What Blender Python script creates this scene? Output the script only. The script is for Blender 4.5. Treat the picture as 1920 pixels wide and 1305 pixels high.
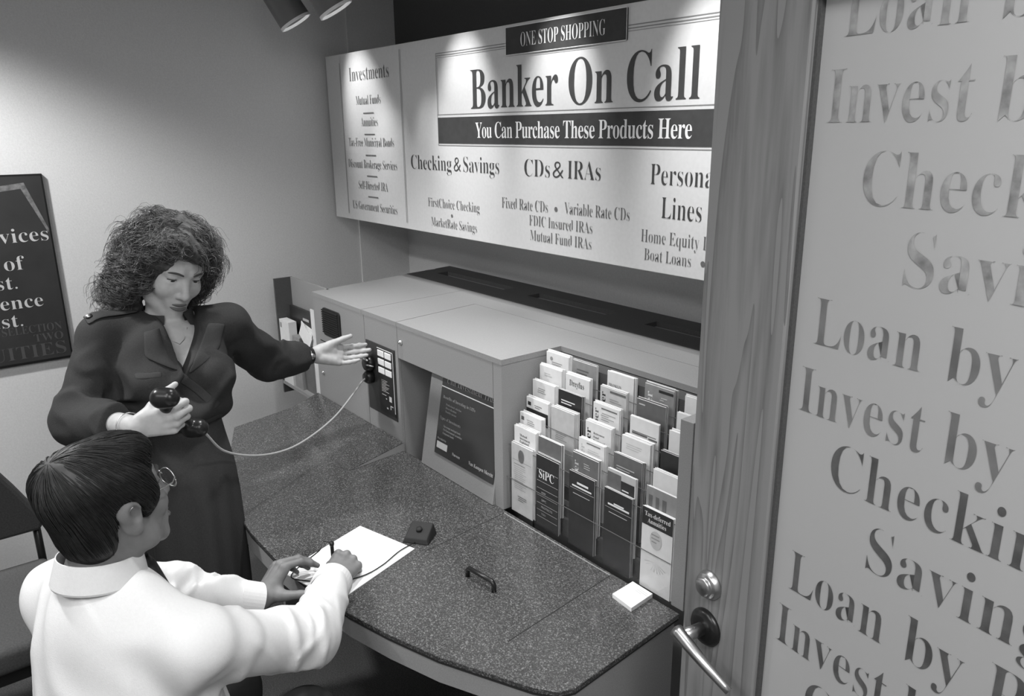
import bpy, bmesh, math, random
import numpy as np
from mathutils import Vector, Matrix

random.seed(7)
np.random.seed(7)
SC = bpy.context.scene
COL = SC.collection
for _o in list(bpy.data.objects):
    bpy.data.objects.remove(_o)

# ------------------------------------------------------------------ camera
CAM_ROT = Matrix(((0.622, -0.209, 0.755), (0.783, 0.178, -0.596), (-0.010, 0.962, 0.274)))
cam_data = bpy.data.cameras.new('camera')
cam_data.lens = 27.0
cam_data.sensor_width = 36.0
cam_data.sensor_fit = 'HORIZONTAL'
cam_data.clip_start = 0.05
cam = bpy.data.objects.new('camera', cam_data)
q = CAM_ROT.to_quaternion()
cam.rotation_mode = 'QUATERNION'
cam.rotation_quaternion = q
cam.location = (0, 0, 1.84)
COL.objects.link(cam)
SC.camera = cam

# ------------------------------------------------------------------ world, exposure, room lights
world = bpy.data.worlds.new('world')
SC.world = world
world.use_nodes = True
world.node_tree.nodes['Background'].inputs[0].default_value = (0.5, 0.5, 0.5, 1)
world.node_tree.nodes['Background'].inputs[1].default_value = 0.1
SC.view_settings.view_transform = 'Standard'
SC.view_settings.look = 'None'
SC.view_settings.exposure = 0.0
SC.view_settings.gamma = 1.0
SC.view_settings.use_curve_mapping = False

CEIL = 2.62


def add_light(kind, loc, target, power, size=0.1, angle=None, blend=0.5, name='ceiling_downlight', size_y=None):
    ld = bpy.data.lights.new(name, kind)
    ld.energy = power
    if kind == 'AREA':
        ld.shape = 'RECTANGLE'
        ld.size = size
        ld.size_y = size_y or size
    else:
        ld.shadow_soft_size = size
    if kind == 'SPOT':
        ld.spot_size = math.radians(angle)
        ld.spot_blend = blend
    o = bpy.data.objects.new(name, ld)
    COL.objects.link(o)
    o.location = loc
    d = Vector(target) - Vector(loc)
    o.rotation_mode = 'QUATERNION'
    o.rotation_quaternion = d.to_track_quat('-Z', 'Y')
    return o


# recessed downlights and two unseen fill lights added behind the camera
add_light('SPOT', (-2.72, -0.35, CEIL - 0.02), (-2.85, -0.2, 0), 170, 0.07, 128, 0.45)
add_light('SPOT', (-1.15, -0.25, CEIL - 0.02), (-1.35, 0.1, 0), 34, 0.09, 110, 0.7)
add_light('SPOT', (-2.15, 1.08, CEIL - 0.02), (-2.15, 1.15, 0), 80, 0.06, 84, 0.8)
add_light('SPOT', (-1.15, 1.08, CEIL - 0.02), (-1.2, 1.15, 0), 68, 0.06, 84, 0.8)
add_light('AREA', (-0.6, -1.1, CEIL - 0.01), (-0.6, -1.1, 0), 28, 1.2, size_y=0.6, name='added_fill_light')
add_light('AREA', (0.5, 0.2, CEIL - 0.01), (0.5, 0.2, 0), 38, 1.2, size_y=0.6, name='added_fill_light')


# ------------------------------------------------------------------ materials
def material(name, col, rough=0.6, metal=0.0, var=0.0, scale=40.0, spec=0.4, bump=0.0, bscale=None, coat=0.0):
    m = bpy.data.materials.new(name)
    m.use_nodes = True
    nt = m.node_tree
    b = nt.nodes['Principled BSDF']
    b.inputs['Roughness'].default_value = rough
    b.inputs['Metallic'].default_value = metal
    b.inputs['Specular IOR Level'].default_value = spec
    b.inputs['Coat Weight'].default_value = coat
    c = (col, col, col, 1)
    tc = nt.nodes.new('ShaderNodeTexCoord')
    n = nt.nodes.new('ShaderNodeTexNoise')
    n.inputs['Scale'].default_value = scale
    n.inputs['Detail'].default_value = 4
    nt.links.new(tc.outputs['Object'], n.inputs['Vector'])
    r = nt.nodes.new('ShaderNodeValToRGB')
    r.color_ramp.elements[0].position = 0.3
    r.color_ramp.elements[1].position = 0.7
    lo, hi = col * (1 - var), min(1, col * (1 + var))
    r.color_ramp.elements[0].color = (lo, lo, lo, 1)
    r.color_ramp.elements[1].color = (hi, hi, hi, 1)
    nt.links.new(n.outputs['Fac'], r.inputs['Fac'])
    nt.links.new(r.outputs['Color'], b.inputs['Base Color'])
    if bump:
        n2 = nt.nodes.new('ShaderNodeTexNoise')
        n2.inputs['Scale'].default_value = bscale or scale
        n2.inputs['Detail'].default_value = 3
        nt.links.new(tc.outputs['Object'], n2.inputs['Vector'])
        bp = nt.nodes.new('ShaderNodeBump')
        bp.inputs['Strength'].default_value = bump
        bp.inputs['Distance'].default_value = 0.004
        nt.links.new(n2.outputs['Fac'], bp.inputs['Height'])
        nt.links.new(bp.outputs['Normal'], b.inputs['Normal'])
    return m


def speckle_material(name, lo, hi, rough):
    m = bpy.data.materials.new(name)
    m.use_nodes = True
    nt = m.node_tree
    b = nt.nodes['Principled BSDF']
    b.inputs['Roughness'].default_value = rough
    b.inputs['Specular IOR Level'].default_value = 0.9
    tc = nt.nodes.new('ShaderNodeTexCoord')
    v = nt.nodes.new('ShaderNodeTexVoronoi')
    v.inputs['Scale'].default_value = 420
    nt.links.new(tc.outputs['Object'], v.inputs['Vector'])
    n = nt.nodes.new('ShaderNodeTexNoise')
    n.inputs['Scale'].default_value = 240
    n.inputs['Detail'].default_value = 5
    nt.links.new(tc.outputs['Object'], n.inputs['Vector'])
    sep = nt.nodes.new('ShaderNodeSeparateColor')
    nt.links.new(v.outputs['Color'], sep.inputs['Color'])
    mx = nt.nodes.new('ShaderNodeMath')
    mx.operation = 'MULTIPLY'
    nt.links.new(sep.outputs['Red'], mx.inputs[0])
    nt.links.new(n.outputs['Fac'], mx.inputs[1])
    r = nt.nodes.new('ShaderNodeValToRGB')
    e = r.color_ramp.elements
    e[0].position = 0.05
    e[0].color = (lo, lo, lo, 1)
    e[1].position = 0.62
    e[1].color = (hi, hi, hi, 1)
    k = e.new(0.34)
    k.color = (lo * 1.9, lo * 1.9, lo * 1.9, 1)
    nt.links.new(mx.outputs[0], r.inputs['Fac'])
    nt.links.new(r.outputs['Color'], b.inputs['Base Color'])
    return m


def wood_material(name):
    m = bpy.data.materials.new(name)
    m.use_nodes = True
    nt = m.node_tree
    b = nt.nodes['Principled BSDF']
    b.inputs['Roughness'].default_value = 0.45
    tc = nt.nodes.new('ShaderNodeTexCoord')
    mp = nt.nodes.new('ShaderNodeMapping')
    mp.inputs['Scale'].default_value = (1.0, 1.0, 0.055)
    nt.links.new(tc.outputs['Object'], mp.inputs['Vector'])
    n = nt.nodes.new('ShaderNodeTexNoise')
    n.inputs['Scale'].default_value = 17
    n.inputs['Detail'].default_value = 2
    n.inputs['Distortion'].default_value = 0.6
    nt.links.new(mp.outputs['Vector'], n.inputs['Vector'])
    mul = nt.nodes.new('ShaderNodeMath')
    mul.operation = 'MULTIPLY'
    mul.inputs[1].default_value = 9.0
    nt.links.new(n.outputs['Fac'], mul.inputs[0])
    fr = nt.nodes.new('ShaderNodeMath')
    fr.operation = 'FRACT'
    nt.links.new(mul.outputs[0], fr.inputs[0])
    n2 = nt.nodes.new('ShaderNodeTexNoise')
    n2.inputs['Scale'].default_value = 260
    n2.inputs['Detail'].default_value = 3
    nt.links.new(mp.outputs['Vector'], n2.inputs['Vector'])
    ad = nt.nodes.new('ShaderNodeMath')
    ad.operation = 'MULTIPLY_ADD'
    ad.inputs[1].default_value = 0.55
    nt.links.new(n2.outputs['Fac'], ad.inputs[0])
    nt.links.new(fr.outputs[0], ad.inputs[2])
    r = nt.nodes.new('ShaderNodeValToRGB')
    e = r.color_ramp.elements
    e[0].position = 0.1
    e[0].color = (0.10, 0.10, 0.10, 1)
    e[1].position = 1.25 / 1.3
    e[1].color = (0.235, 0.235, 0.235, 1)
    k = e.new(0.45)
    k.color = (0.18, 0.18, 0.18, 1)
    nt.links.new(ad.outputs[0], r.inputs['Fac'])
    nt.links.new(r.outputs['Color'], b.inputs['Base Color'])
    return m


def strand_material(name, lo, hi, rough, scale=(90, 90, 12), bump=0.6):
    m = bpy.data.materials.new(name)
    m.use_nodes = True
    nt = m.node_tree
    b = nt.nodes['Principled BSDF']
    b.inputs['Roughness'].default_value = rough
    tc = nt.nodes.new('ShaderNodeTexCoord')
    mp = nt.nodes.new('ShaderNodeMapping')
    mp.inputs['Scale'].default_value = scale
    nt.links.new(tc.outputs['Object'], mp.inputs['Vector'])
    n = nt.nodes.new('ShaderNodeTexNoise')
    n.inputs['Scale'].default_value = 2.2
    n.inputs['Detail'].default_value = 4
    nt.links.new(mp.outputs['Vector'], n.inputs['Vector'])
    r = nt.nodes.new('ShaderNodeValToRGB')
    r.color_ramp.elements[0].position = 0.35
    r.color_ramp.elements[0].color = (lo, lo, lo, 1)
    r.color_ramp.elements[1].position = 0.68
    r.color_ramp.elements[1].color = (hi, hi, hi, 1)
    nt.links.new(n.outputs['Fac'], r.inputs['Fac'])
    nt.links.new(r.outputs['Color'], b.inputs['Base Color'])
    bp = nt.nodes.new('ShaderNodeBump')
    bp.inputs['Strength'].default_value = bump
    bp.inputs['Distance'].default_value = 0.003
    nt.links.new(n.outputs['Fac'], bp.inputs['Height'])
    nt.links.new(bp.outputs['Normal'], b.inputs['Normal'])
    return m


def clear_material(name, tint=0.92):
    m = bpy.data.materials.new(name)
    m.use_nodes = True
    nt = m.node_tree
    for n in list(nt.nodes):
        nt.nodes.remove(n)
    out = nt.nodes.new('ShaderNodeOutputMaterial')
    t = nt.nodes.new('ShaderNodeBsdfTransparent')
    t.inputs[0].default_value = (tint, tint, tint, 1)
    g = nt.nodes.new('ShaderNodeBsdfGlossy')
    g.inputs['Roughness'].default_value = 0.08
    lw = nt.nodes.new('ShaderNodeLayerWeight')
    lw.inputs['Blend'].default_value = 0.25
    pw = nt.nodes.new('ShaderNodeMath')
    pw.operation = 'POWER'
    pw.inputs[1].default_value = 3.0
    nt.links.new(lw.outputs['Facing'], pw.inputs[0])
    fr = nt.nodes.new('ShaderNodeMath')
    fr.operation = 'MULTIPLY_ADD'
    fr.inputs[1].default_value = 0.35
    fr.inputs[2].default_value = 0.02
    nt.links.new(pw.outputs[0], fr.inputs[0])
    mx = nt.nodes.new('ShaderNodeMixShader')
    nt.links.new(fr.outputs[0], mx.inputs[0])
    nt.links.new(t.outputs[0], mx.inputs[1])
    nt.links.new(g.outputs[0], mx.inputs[2])
    nt.links.new(mx.outputs[0], out.inputs['Surface'])
    return m


def frosted_material(name):
    m = bpy.data.materials.new(name)
    m.use_nodes = True
    nt = m.node_tree
    for n in list(nt.nodes):
        nt.nodes.remove(n)
    out = nt.nodes.new('ShaderNodeOutputMaterial')
    d = nt.nodes.new('ShaderNodeBsdfDiffuse')
    d.inputs[0].default_value = (0.64, 0.64, 0.64, 1)
    tl = nt.nodes.new('ShaderNodeBsdfTranslucent')
    tl.inputs[0].default_value = (0.5, 0.5, 0.5, 1)
    g = nt.nodes.new('ShaderNodeBsdfGlossy')
    g.inputs['Roughness'].default_value = 0.35
    m1 = nt.nodes.new('ShaderNodeMixShader')
    m1.inputs[0].default_value = 0.35
    m2 = nt.nodes.new('ShaderNodeMixShader')
    m2.inputs[0].default_value = 0.06
    nt.links.new(d.outputs[0], m1.inputs[1])
    nt.links.new(tl.outputs[0], m1.inputs[2])
    nt.links.new(m1.outputs[0], m2.inputs[1])
    nt.links.new(g.outputs[0], m2.inputs[2])
    nt.links.new(m2.outputs[0], out.inputs['Surface'])
    return m


MT = {
    'wall': material('painted_wall', 0.66, 0.85, var=0.05, scale=160, bump=0.15, bscale=260),
    'wall_shade': material('painted_wall_shade', 0.10, 0.9, var=0.05, scale=120),  # unlit upper wall imitated by a darker colour
    'ceiling': material('ceiling_paint', 0.35, 0.9, var=0.04),
    'carpet': material('carpet_pile', 0.075, 0.95, var=0.45, scale=240, bump=0.8, bscale=300),
    'baseboard': material('rubber_baseboard', 0.05, 0.5, var=0.1),
    'laminate': material('grey_laminate', 0.27, 0.55, var=0.10, scale=420),
    'laminate_dark': material('dark_grey_laminate', 0.075, 0.55, var=0.15, scale=300),
    'groove': material('shadow_gap', 0.02, 0.9),
    'granite': speckle_material('speckled_countertop', 0.034, 0.215, 0.2),
    'black': material('black_plastic', 0.012, 0.3, var=0.1),
    'black_matte': material('black_matte', 0.012, 0.7, var=0.1),
    'panel_dark': material('dark_panel', 0.035, 0.4, var=0.1),
    'screen': material('monitor_glass', 0.03, 0.12, var=0.15, scale=6, spec=0.6),
    'white_print': material('white_print', 0.75, 0.6),
    'grey_print': material('grey_print', 0.5, 0.6),
    'screen_print': material('screen_print', 0.34, 0.6),
    'key': material('white_key_label', 0.8, 0.5),
    'chrome': material('chrome', 0.75, 0.18, metal=1.0),
    'brushed': material('brushed_metal', 0.5, 0.32, metal=1.0, var=0.1),
    'sign': material('sign_board_white', 0.62, 0.5, var=0.03, scale=90, spec=0.45),
    'sign_ink': material('sign_dark_ink', 0.05, 0.5, var=0.1),
    'sign_soft': material('sign_soft_ink', 0.13, 0.5, var=0.1),
    'sign_line': material('sign_thin_line', 0.22, 0.5),
    'sign_band': material('sign_band', 0.055, 0.6, var=0.1, spec=0.15),
    'wood': wood_material('oak_stile'),
    'frosted': frosted_material('frosted_glass'),
    'foil': material('dark_foil_lettering', 0.13, 0.4, metal=0.3, var=0.35, scale=30),
    'foil_bright_reflect': material('foil_bright_reflection', 0.3, 0.5, metal=0.1, var=0.45, scale=45),  # paler copy of the foil, bright reflections put into the colour
    'foil_mid_reflect': material('foil_mid_reflection', 0.2, 0.45, metal=0.2, var=0.3, scale=18),  # mid-tone copy of the foil, its reflection put into the colour
    'paper': material('white_paper', 0.82, 0.8, var=0.03),
    'leaf_white': material('leaflet_white', 0.72, 0.55, var=0.04),
    'leaf_light': material('leaflet_light_grey', 0.5, 0.55, var=0.08),
    'leaf_grey': material('leaflet_grey', 0.27, 0.5, var=0.1),
    'leaf_mid': material('leaflet_mid_grey', 0.13, 0.5, var=0.1),
    'leaf_dark': material('leaflet_dark', 0.028, 0.4, var=0.15),
    'acrylic': clear_material('clear_acrylic', 0.985),
    'acrylic_edge': material('acrylic_edge', 0.10, 0.3, var=0.1),
    'skin': material('skin', 0.43, 0.5, var=0.07, scale=70, spec=0.35),
    'skin_man': material('skin_tan', 0.17, 0.5, var=0.07, scale=70, spec=0.35),
    'lip': material('lipstick', 0.10, 0.35),
    'brow': material('eyebrow', 0.06, 0.8),
    'eye_white': material('eye_white', 0.55, 0.2),
    'iris': material('iris', 0.03, 0.15),
    'dress': material('dress_cloth', 0.030, 0.8, var=0.14, scale=260, bump=0.2, bscale=420, spec=0.25),
    'dress_light': material('dress_facing_cloth', 0.037, 0.75, var=0.12, scale=260, spec=0.25),
    'shirt': material('white_shirt_cloth', 0.68, 0.8, var=0.02, scale=200, bump=0.12, bscale=500),
    'trousers': material('dark_trousers', 0.02, 0.85, var=0.1),
    'shoe': material('shoe_leather', 0.015, 0.35),
    'hair_curly': strand_material('curly_hair', 0.02, 0.06, 0.6, (60, 60, 60), 0.4),
    'hair_lock': strand_material('hair_lock', 0.022, 0.17, 0.42, (30, 30, 30), 0.0),
    'hair_black': strand_material('black_hair', 0.006, 0.013, 0.5, (60, 30, 60), 0.08),
    'chair': material('chair_upholstery', 0.04, 0.85, var=0.2, scale=200),
    'chair_seat': material('chair_seat_cloth', 0.075, 0.9, var=0.2, scale=200),
    'lens': clear_material('spectacle_lens', 0.97),
    'cord': material('phone_cord', 0.42, 0.4),
    'poster': material('poster_dark', 0.035, 0.4, var=0.15, scale=8),
    'poster_print': material('poster_print', 0.55, 0.5),
    'poster_grey': material('poster_grey_print', 0.16, 0.5, var=0.5, scale=60),
    'poster_dim': material('poster_dim_print', 0.075, 0.5),
    'lamp_can': material('lamp_can', 0.14, 0.45),
    'painted_lit_rim': material('painted_lit_rim', 0.8, 0.4),  # pale colour stands in for light on the inner lip
}
lamp_glow = bpy.data.materials.new('lamp_lens')
lamp_glow.use_nodes = True
lamp_glow.node_tree.nodes['Principled BSDF'].inputs['Emission Color'].default_value = (1, 1, 1, 1)
lamp_glow.node_tree.nodes['Principled BSDF'].inputs['Emission Strength'].default_value = 4
MT['lamp_glow'] = lamp_glow


# ------------------------------------------------------------------ object helpers
def tag(o, label=None, cat=None, group=None, kind=None):
    if label:
        o['label'] = label
    if cat:
        o['category'] = cat
    if group:
        o['group'] = group
    if kind:
        o['kind'] = kind
    return o


def empty(name, loc=(0, 0, 0)):
    o = bpy.data.objects.new(name, None)
    o.empty_display_size = 0.05
    o.location = loc
    COL.objects.link(o)
    bpy.context.view_layer.update()
    return o


def attach(o, parent):
    """parent o keeping its world placement (every mesh carries world coordinates)"""
    if parent is not None:
        o.parent = parent
        if parent.type == 'EMPTY':
            o.matrix_parent_inverse = Matrix.Translation(-parent.location)
    return o


class MB:
    """collects shapes in world coordinates; build() links them as one mesh object"""

    def __init__(self):
        self.v = []
        self.f = []
        self.mi = []

    def add(self, verts, faces, mi=0):
        n = len(self.v)
        self.v.extend([tuple(map(float, p)) for p in verts])
        self.f.extend([tuple(i + n for i in f) for f in faces])
        self.mi.extend([mi] * len(faces))
        return self

    def box(self, lo, hi, mi=0):
        (a, b, c), (d, e, f) = lo, hi
        v = [(a, b, c), (d, b, c), (d, e, c), (a, e, c), (a, b, f), (d, b, f), (d, e, f), (a, e, f)]
        return self.add(v, [(0, 3, 2, 1), (4, 5, 6, 7), (0, 1, 5, 4), (1, 2, 6, 5), (2, 3, 7, 6), (3, 0, 4, 7)], mi)

    def obox(self, o, ax, ay, az, mi=0):
        """box from corner o along three vectors"""
        o, ax, ay, az = map(Vector, (o, ax, ay, az))
        v = [o, o + ax, o + ax + ay, o + ay]
        v += [p + az for p in v]
        return self.add(v, [(0, 3, 2, 1), (4, 5, 6, 7), (0, 1, 5, 4), (1, 2, 6, 5), (2, 3, 7, 6), (3, 0, 4, 7)], mi)

    def prism(self, poly, axis_vec, mi=0):
        n = len(poly)
        a = [Vector(p) for p in poly]
        b = [p + Vector(axis_vec) for p in a]
        fs = [tuple(range(n))[::-1], tuple(range(n, 2 * n))]
        fs += [(i, (i + 1) % n, n + (i + 1) % n, n + i) for i in range(n)]
        return self.add(a + b, fs, mi)

    def tube(self, pts, r, sides=8, mi=0, cap=True):
        pts = [Vector(p) for p in pts]
        n = len(pts)
        rr = r if hasattr(r, '__len__') else [r] * n
        t0 = (pts[1] - pts[0]).normalized()
        up = Vector((0, 0, 1)) if abs(t0.z) < 0.9 else Vector((1, 0, 0))
        nx = t0.cross(up).normalized()
        vs, fs = [], []
        for i in range(n):
            t = (pts[min(i + 1, n - 1)] - pts[max(i - 1, 0)]).normalized()
            nx = (nx - t * nx.dot(t))
            if nx.length < 1e-6:
                nx = t.orthogonal()
            nx.normalize()
            ny = t.cross(nx)
            for k in range(sides):
                a = 2 * math.pi * k / sides
                vs.append(pts[i] + (nx * math.cos(a) + ny * math.sin(a)) * rr[i])
        for i in range(n - 1):
            for k in range(sides):
                k2 = (k + 1) % sides
                fs.append((i * sides + k, i * sides + k2, (i + 1) * sides + k2, (i + 1) * sides + k))
        if cap:
            fs.append(tuple(range(sides))[::-1])
            fs.append(tuple((n - 1) * sides + k for k in range(sides)))
        return self.add(vs, fs, mi)

    def lathe(self, o, axis, prof, sides=24, mi=0):
        """profile of (radius, height) along axis from o"""
        axis = Vector(axis).normalized()
        nx = axis.orthogonal().normalized()
        ny = axis.cross(nx)
        o = Vector(o)
        vs, fs = [], []
        for r, h in prof:
            for k in range(sides):
                a = 2 * math.pi * k / sides
                vs.append(o + axis * h + (nx * math.cos(a) + ny * math.sin(a)) * r)
        m = len(prof)
        for i in range(m - 1):
            for k in range(sides):
                k2 = (k + 1) % sides
                fs.append((i * sides + k, i * sides + k2, (i + 1) * sides + k2, (i + 1) * sides + k))
        fs.append(tuple(range(sides))[::-1])
        fs.append(tuple((m - 1) * sides + k for k in range(sides)))
        return self.add(vs, fs, mi)

    def build(self, name, mats, parent=None, smooth=False, bevel=0.0):
        me = bpy.data.meshes.new(name)
        me.from_pydata(self.v, [], self.f)
        if not isinstance(mats, (list, tuple)):
            mats = [mats]
        for m in mats:
            me.materials.append(MT[m] if isinstance(m, str) else m)
        me.polygons.foreach_set('material_index', self.mi)
        bm = bmesh.new()
        bm.from_mesh(me)
        bmesh.ops.recalc_face_normals(bm, faces=bm.faces)
        bm.to_mesh(me)
        bm.free()
        if smooth:
            me.polygons.foreach_set('use_smooth', [True] * len(me.polygons))
        o = bpy.data.objects.new(name, me)
        COL.objects.link(o)
        attach(o, parent)
        if bevel:
            md = o.modifiers.new('soft_edges', 'BEVEL')
            md.width = bevel
            md.segments = 2
            md.limit_method = 'ANGLE'
        return o


# ------------------------------------------------------------------ lettering
def serif(s):
    o = ''
    for c in s:
        if 'A' <= c <= 'Z':
            o += chr(0x1D400 + ord(c) - 65)
        elif 'a' <= c <= 'z':
            o += chr(0x1D41A + ord(c) - 97)
        elif '0' <= c <= '9':
            o += chr(0x1D7CE + ord(c) - 48)
        else:
            o += c
    return o


def raw_text(s, use_serif=True, offset=0.0, spacing=1.0, res=3):
    cu = bpy.data.curves.new('lettering', 'FONT')
    cu.body = serif(s) if use_serif else s
    cu.size = 1.0
    cu.offset = offset
    cu.space_character = spacing
    cu.resolution_u = res
    o = bpy.data.objects.new('lettering_source', cu)
    COL.objects.link(o)
    dg = bpy.context.evaluated_depsgraph_get()
    me = bpy.data.meshes.new_from_object(o.evaluated_get(dg))
    n = len(me.vertices)
    co = np.empty(n * 3)
    me.vertices.foreach_get('co', co)
    co = co.reshape(-1, 3)
    fs = [tuple(p.vertices) for p in me.polygons]
    bpy.data.objects.remove(o)
    bpy.data.curves.remove(cu)
    bpy.data.meshes.remove(me)
    return co, fs


_h, _ = raw_text('H')
CAP_S = _h[:, 1].max() - _h[:, 1].min()
_h, _ = raw_text('H', False)
CAP_N = _h[:, 1].max() - _h[:, 1].min()


class Letters:
    """lines of lettering on a plane: origin o, unit vectors ux (reading direction), uy (up), un (towards the reader)"""

    def __init__(self, ux, uy, lift=0.0012):
        self.ux, self.uy = np.array(ux, float), np.array(uy, float)
        self.un = np.cross(self.ux, self.uy)
        self.lift = lift
        self.mb = MB()

    def line(self, s, pos, cap, width=None, use_serif=True, offset=0.0, align='L', mi=0, res=3, spacing=1.0, xs=0.8):
        co, fs = raw_text(s, use_serif, offset, spacing, res)
        if not len(co):
            return self
        x0, x1 = co[:, 0].min(), co[:, 0].max()
        sy = cap / (CAP_S if use_serif else CAP_N)
        sx = (width / (x1 - x0)) if width else sy * xs
        w = (x1 - x0) * sx
        sh = {'L': 0, 'C': -w / 2, 'R': -w}[align]
        X = (co[:, 0] - x0) * sx + sh
        Y = co[:, 1] * sy
        P = np.array(pos, float) + self.un * self.lift + X[:, None] * self.ux + Y[:, None] * self.uy
        self.mb.add(P, fs, mi)
        return self

    def bar(self, pos, w, h, mi=0, align='L'):
        sh = {'L': 0, 'C': -w / 2, 'R': -w}[align]
        p = np.array(pos, float) + self.un * self.lift + sh * self.ux
        self.mb.add([p, p + w * self.ux, p + w * self.ux + h * self.uy, p + h * self.uy], [(0, 1, 2, 3)], mi)
        return self

    def build(self, name, mats, parent):
        return self.mb.build(name, mats, parent)


def plane_text_mb(mb):
    return mb


XA, YA, ZA = Vector((1, 0, 0)), Vector((0, 1, 0)), Vector((0, 0, 1))

# ------------------------------------------------------------------ the room
WX, WY = -3.43, 2.03


def structure(o, label=None):
    o['kind'] = 'structure'
    if label:
        o['label'] = label
    return o


structure(MB().box((-3.6, -2.6, -0.1), (2.2, 2.2, 0.0)).build('floor', 'carpet'))
structure(MB().box((-3.6, -2.6, CEIL), (2.2, 2.2, CEIL + 0.1)).build('ceiling', 'ceiling'))
structure(MB().box((WX - 0.12, -2.6, 0), (WX, WY + 0.12, CEIL)).build('wall_left', 'wall'))
structure(MB().box((WX, WY, 0), (2.2, WY + 0.12, CEIL)).build('wall_back', 'wall'))
structure(MB().box((2.0, -2.6, 0), (2.12, WY, CEIL)).build('wall_right', 'wall'))
structure(MB().box((WX, -2.6, 0), (2.0, -2.48, CEIL)).build('wall_front', 'wall'))
structure(MB().box((WX, 1.76, 0), (WX + 0.007, WY, CEIL)).build('trim_1', 'wall'))
structure(MB().box((WX, -2.48, 0), (WX + 0.009, 1.76, 0.095)).build('baseboard_left', 'baseboard', bevel=0.002))
# sheet on the back wall above the sign, shade put into its colour
structure(MB().box((WX + 0.007, WY - 0.02, 1.98), (2.0, WY, CEIL)).build('shade_sheet', 'wall_shade'))

# ------------------------------------------------------------------ open door on the right
DO = Vector((-0.761, 0.992, 0))
DX = Vector((0.989, -0.146, 0)).normalized()
DN = Vector((-DX.y, DX.x, 0))          # away from the camera
if DN.y < 0:
    DN = -DN
door = structure(empty('door_1', DO), 'oak framed glass door standing open at the right of the counter')
DT = 0.042
DH = 2.1


def dbox(s0, s1, z0, z1, t0=0.0, t1=DT):
    return MB().obox(DO + DX * s0 + DN * t0 + ZA * z0, DX * (s1 - s0), DN * (t1 - t0), ZA * (z1 - z0))


st = dbox(0.0, 0.169, 0.01, DH)
st.build('stile', 'wood', door, bevel=0.003)
dbox(0.80, 0.95, 0.01, DH).build('stile', 'wood', door, bevel=0.003)
dbox(0.169, 0.80, 2.0, DH).build('rail', 'wood', door, bevel=0.003)
dbox(0.169, 0.80, 0.01, 0.26).build('rail', 'wood', door, bevel=0.003)
bd = MB()
for a, b, c, d in ((0.165, 0.174, 0.26, 2.0), (0.795, 0.804, 0.26, 2.0)):
    bd.obox(DO + DX * a + DN * 0.008 + ZA * c, DX * (b - a), DN * 0.026, ZA * (d - c))
bd.build('glazing_bead', 'laminate_dark', door)
glass = dbox(0.172, 0.798, 0.26, 2.0, 0.017, 0.025).build('glass_pane', 'frosted', door)
# lettering on the camera side of the pane
DP0 = DO + DN * 0.017
def door_line(z, ink, *words):
    L = Letters(tuple(DX), (0, 0, 1), 0.0008)
    for t, pos, w in words:
        L.line(t, DP0 + DX * pos + ZA * z, 0.068, w, offset=-0.016, res=4)
    return L.build('lettering', ink, glass)


for z, ink in ((1.947, 'foil_bright_reflect'), (1.545, 'foil_mid_reflect'), (1.152, 'foil'), (0.748, 'foil')):
    door_line(z, ink, ('Loan', 0.207, 0.158), ('by', 0.397, 0.078), ('Phone', 0.505, 0.2))
for z, ink in ((1.843, 'foil_bright_reflect'), (1.442, 'foil_mid_reflect'), (1.052, 'foil'), (0.65, 'foil')):
    door_line(z, ink, ('Invest', 0.193, 0.19), ('by', 0.408, 0.08), ('Phone', 0.515, 0.2))
for z, ink in ((1.742, 'foil_bright_reflect'), (1.348, 'foil'), (0.955, 'foil')):
    door_line(z, ink, ('Checking', 0.257, 0.325))
for z, ink in ((1.648, 'foil_bright_reflect'), (1.251, 'foil'), (0.855, 'foil')):
    door_line(z, ink, ('Savings', 0.328, 0.27))
# deadbolt and lever
bp_ = DO + DX * 0.061 + ZA * 1.083
MB().lathe(bp_, -DN, [(0.0005, 0), (0.026, 0), (0.026, 0.004), (0.022, 0.012), (0.0165, 0.014), (0.0165, 0.02), (0.012, 0.022), (0.0005, 0.022)], 32).build('deadbolt', 'brushed', door, smooth=True, bevel=0.001)
rp = DO + DX * 0.058 + ZA * 0.997
rose = MB().lathe(rp, -DN, [(0.0005, 0), (0.034, 0), (0.034, 0.004), (0.029, 0.010), (0.02, 0.012), (0.0005, 0.012)], 32).build('lever_rose', 'black', door, smooth=True)
sp = rp - DN * 0.058
lv = MB()
lv.tube([rp - DN * 0.01, rp - DN * 0.035, sp], [0.0115, 0.0115, 0.013], 14)
lpts = []
for i in range(15):
    t = i / 14
    lpts.append(sp + DX * (-0.012 + 0.115 * t) + ZA * (0.006 - 0.018 * t - 0.030 * t * t) - DN * (0.004 * math.sin(t * 3.1) - 0.012 * t * t))
lv.tube(lpts, [0.0125 - 0.0055 * (i / 14) for i in range(15)], 12)
lv.build('lever_handle', 'brushed', door, smooth=True)

# ------------------------------------------------------------------ counter
CZ = 0.76
counter = tag(empty('writing_counter', (-1.8, 0.95, 0)),
              'speckled writing counter with a curved front edge below the grey console', 'counter')
front = [(-0.970, 1.262), (-0.942, 0.897), (-0.955, 0.862), (-0.996, 0.831), (-1.088, 0.787), (-1.197, 0.735), (-1.332, 0.69), (-1.459, 0.657),
         (-1.63, 0.632), (-1.802, 0.617), (-1.973, 0.616), (-2.125, 0.629), (-2.267, 0.657), (-2.463, 0.719), (-2.80, 0.86), (-2.90, 1.243)]
back = [(-1.0, 1.262), (-1.62, 1.262), (-1.64, 1.243)]


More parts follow.
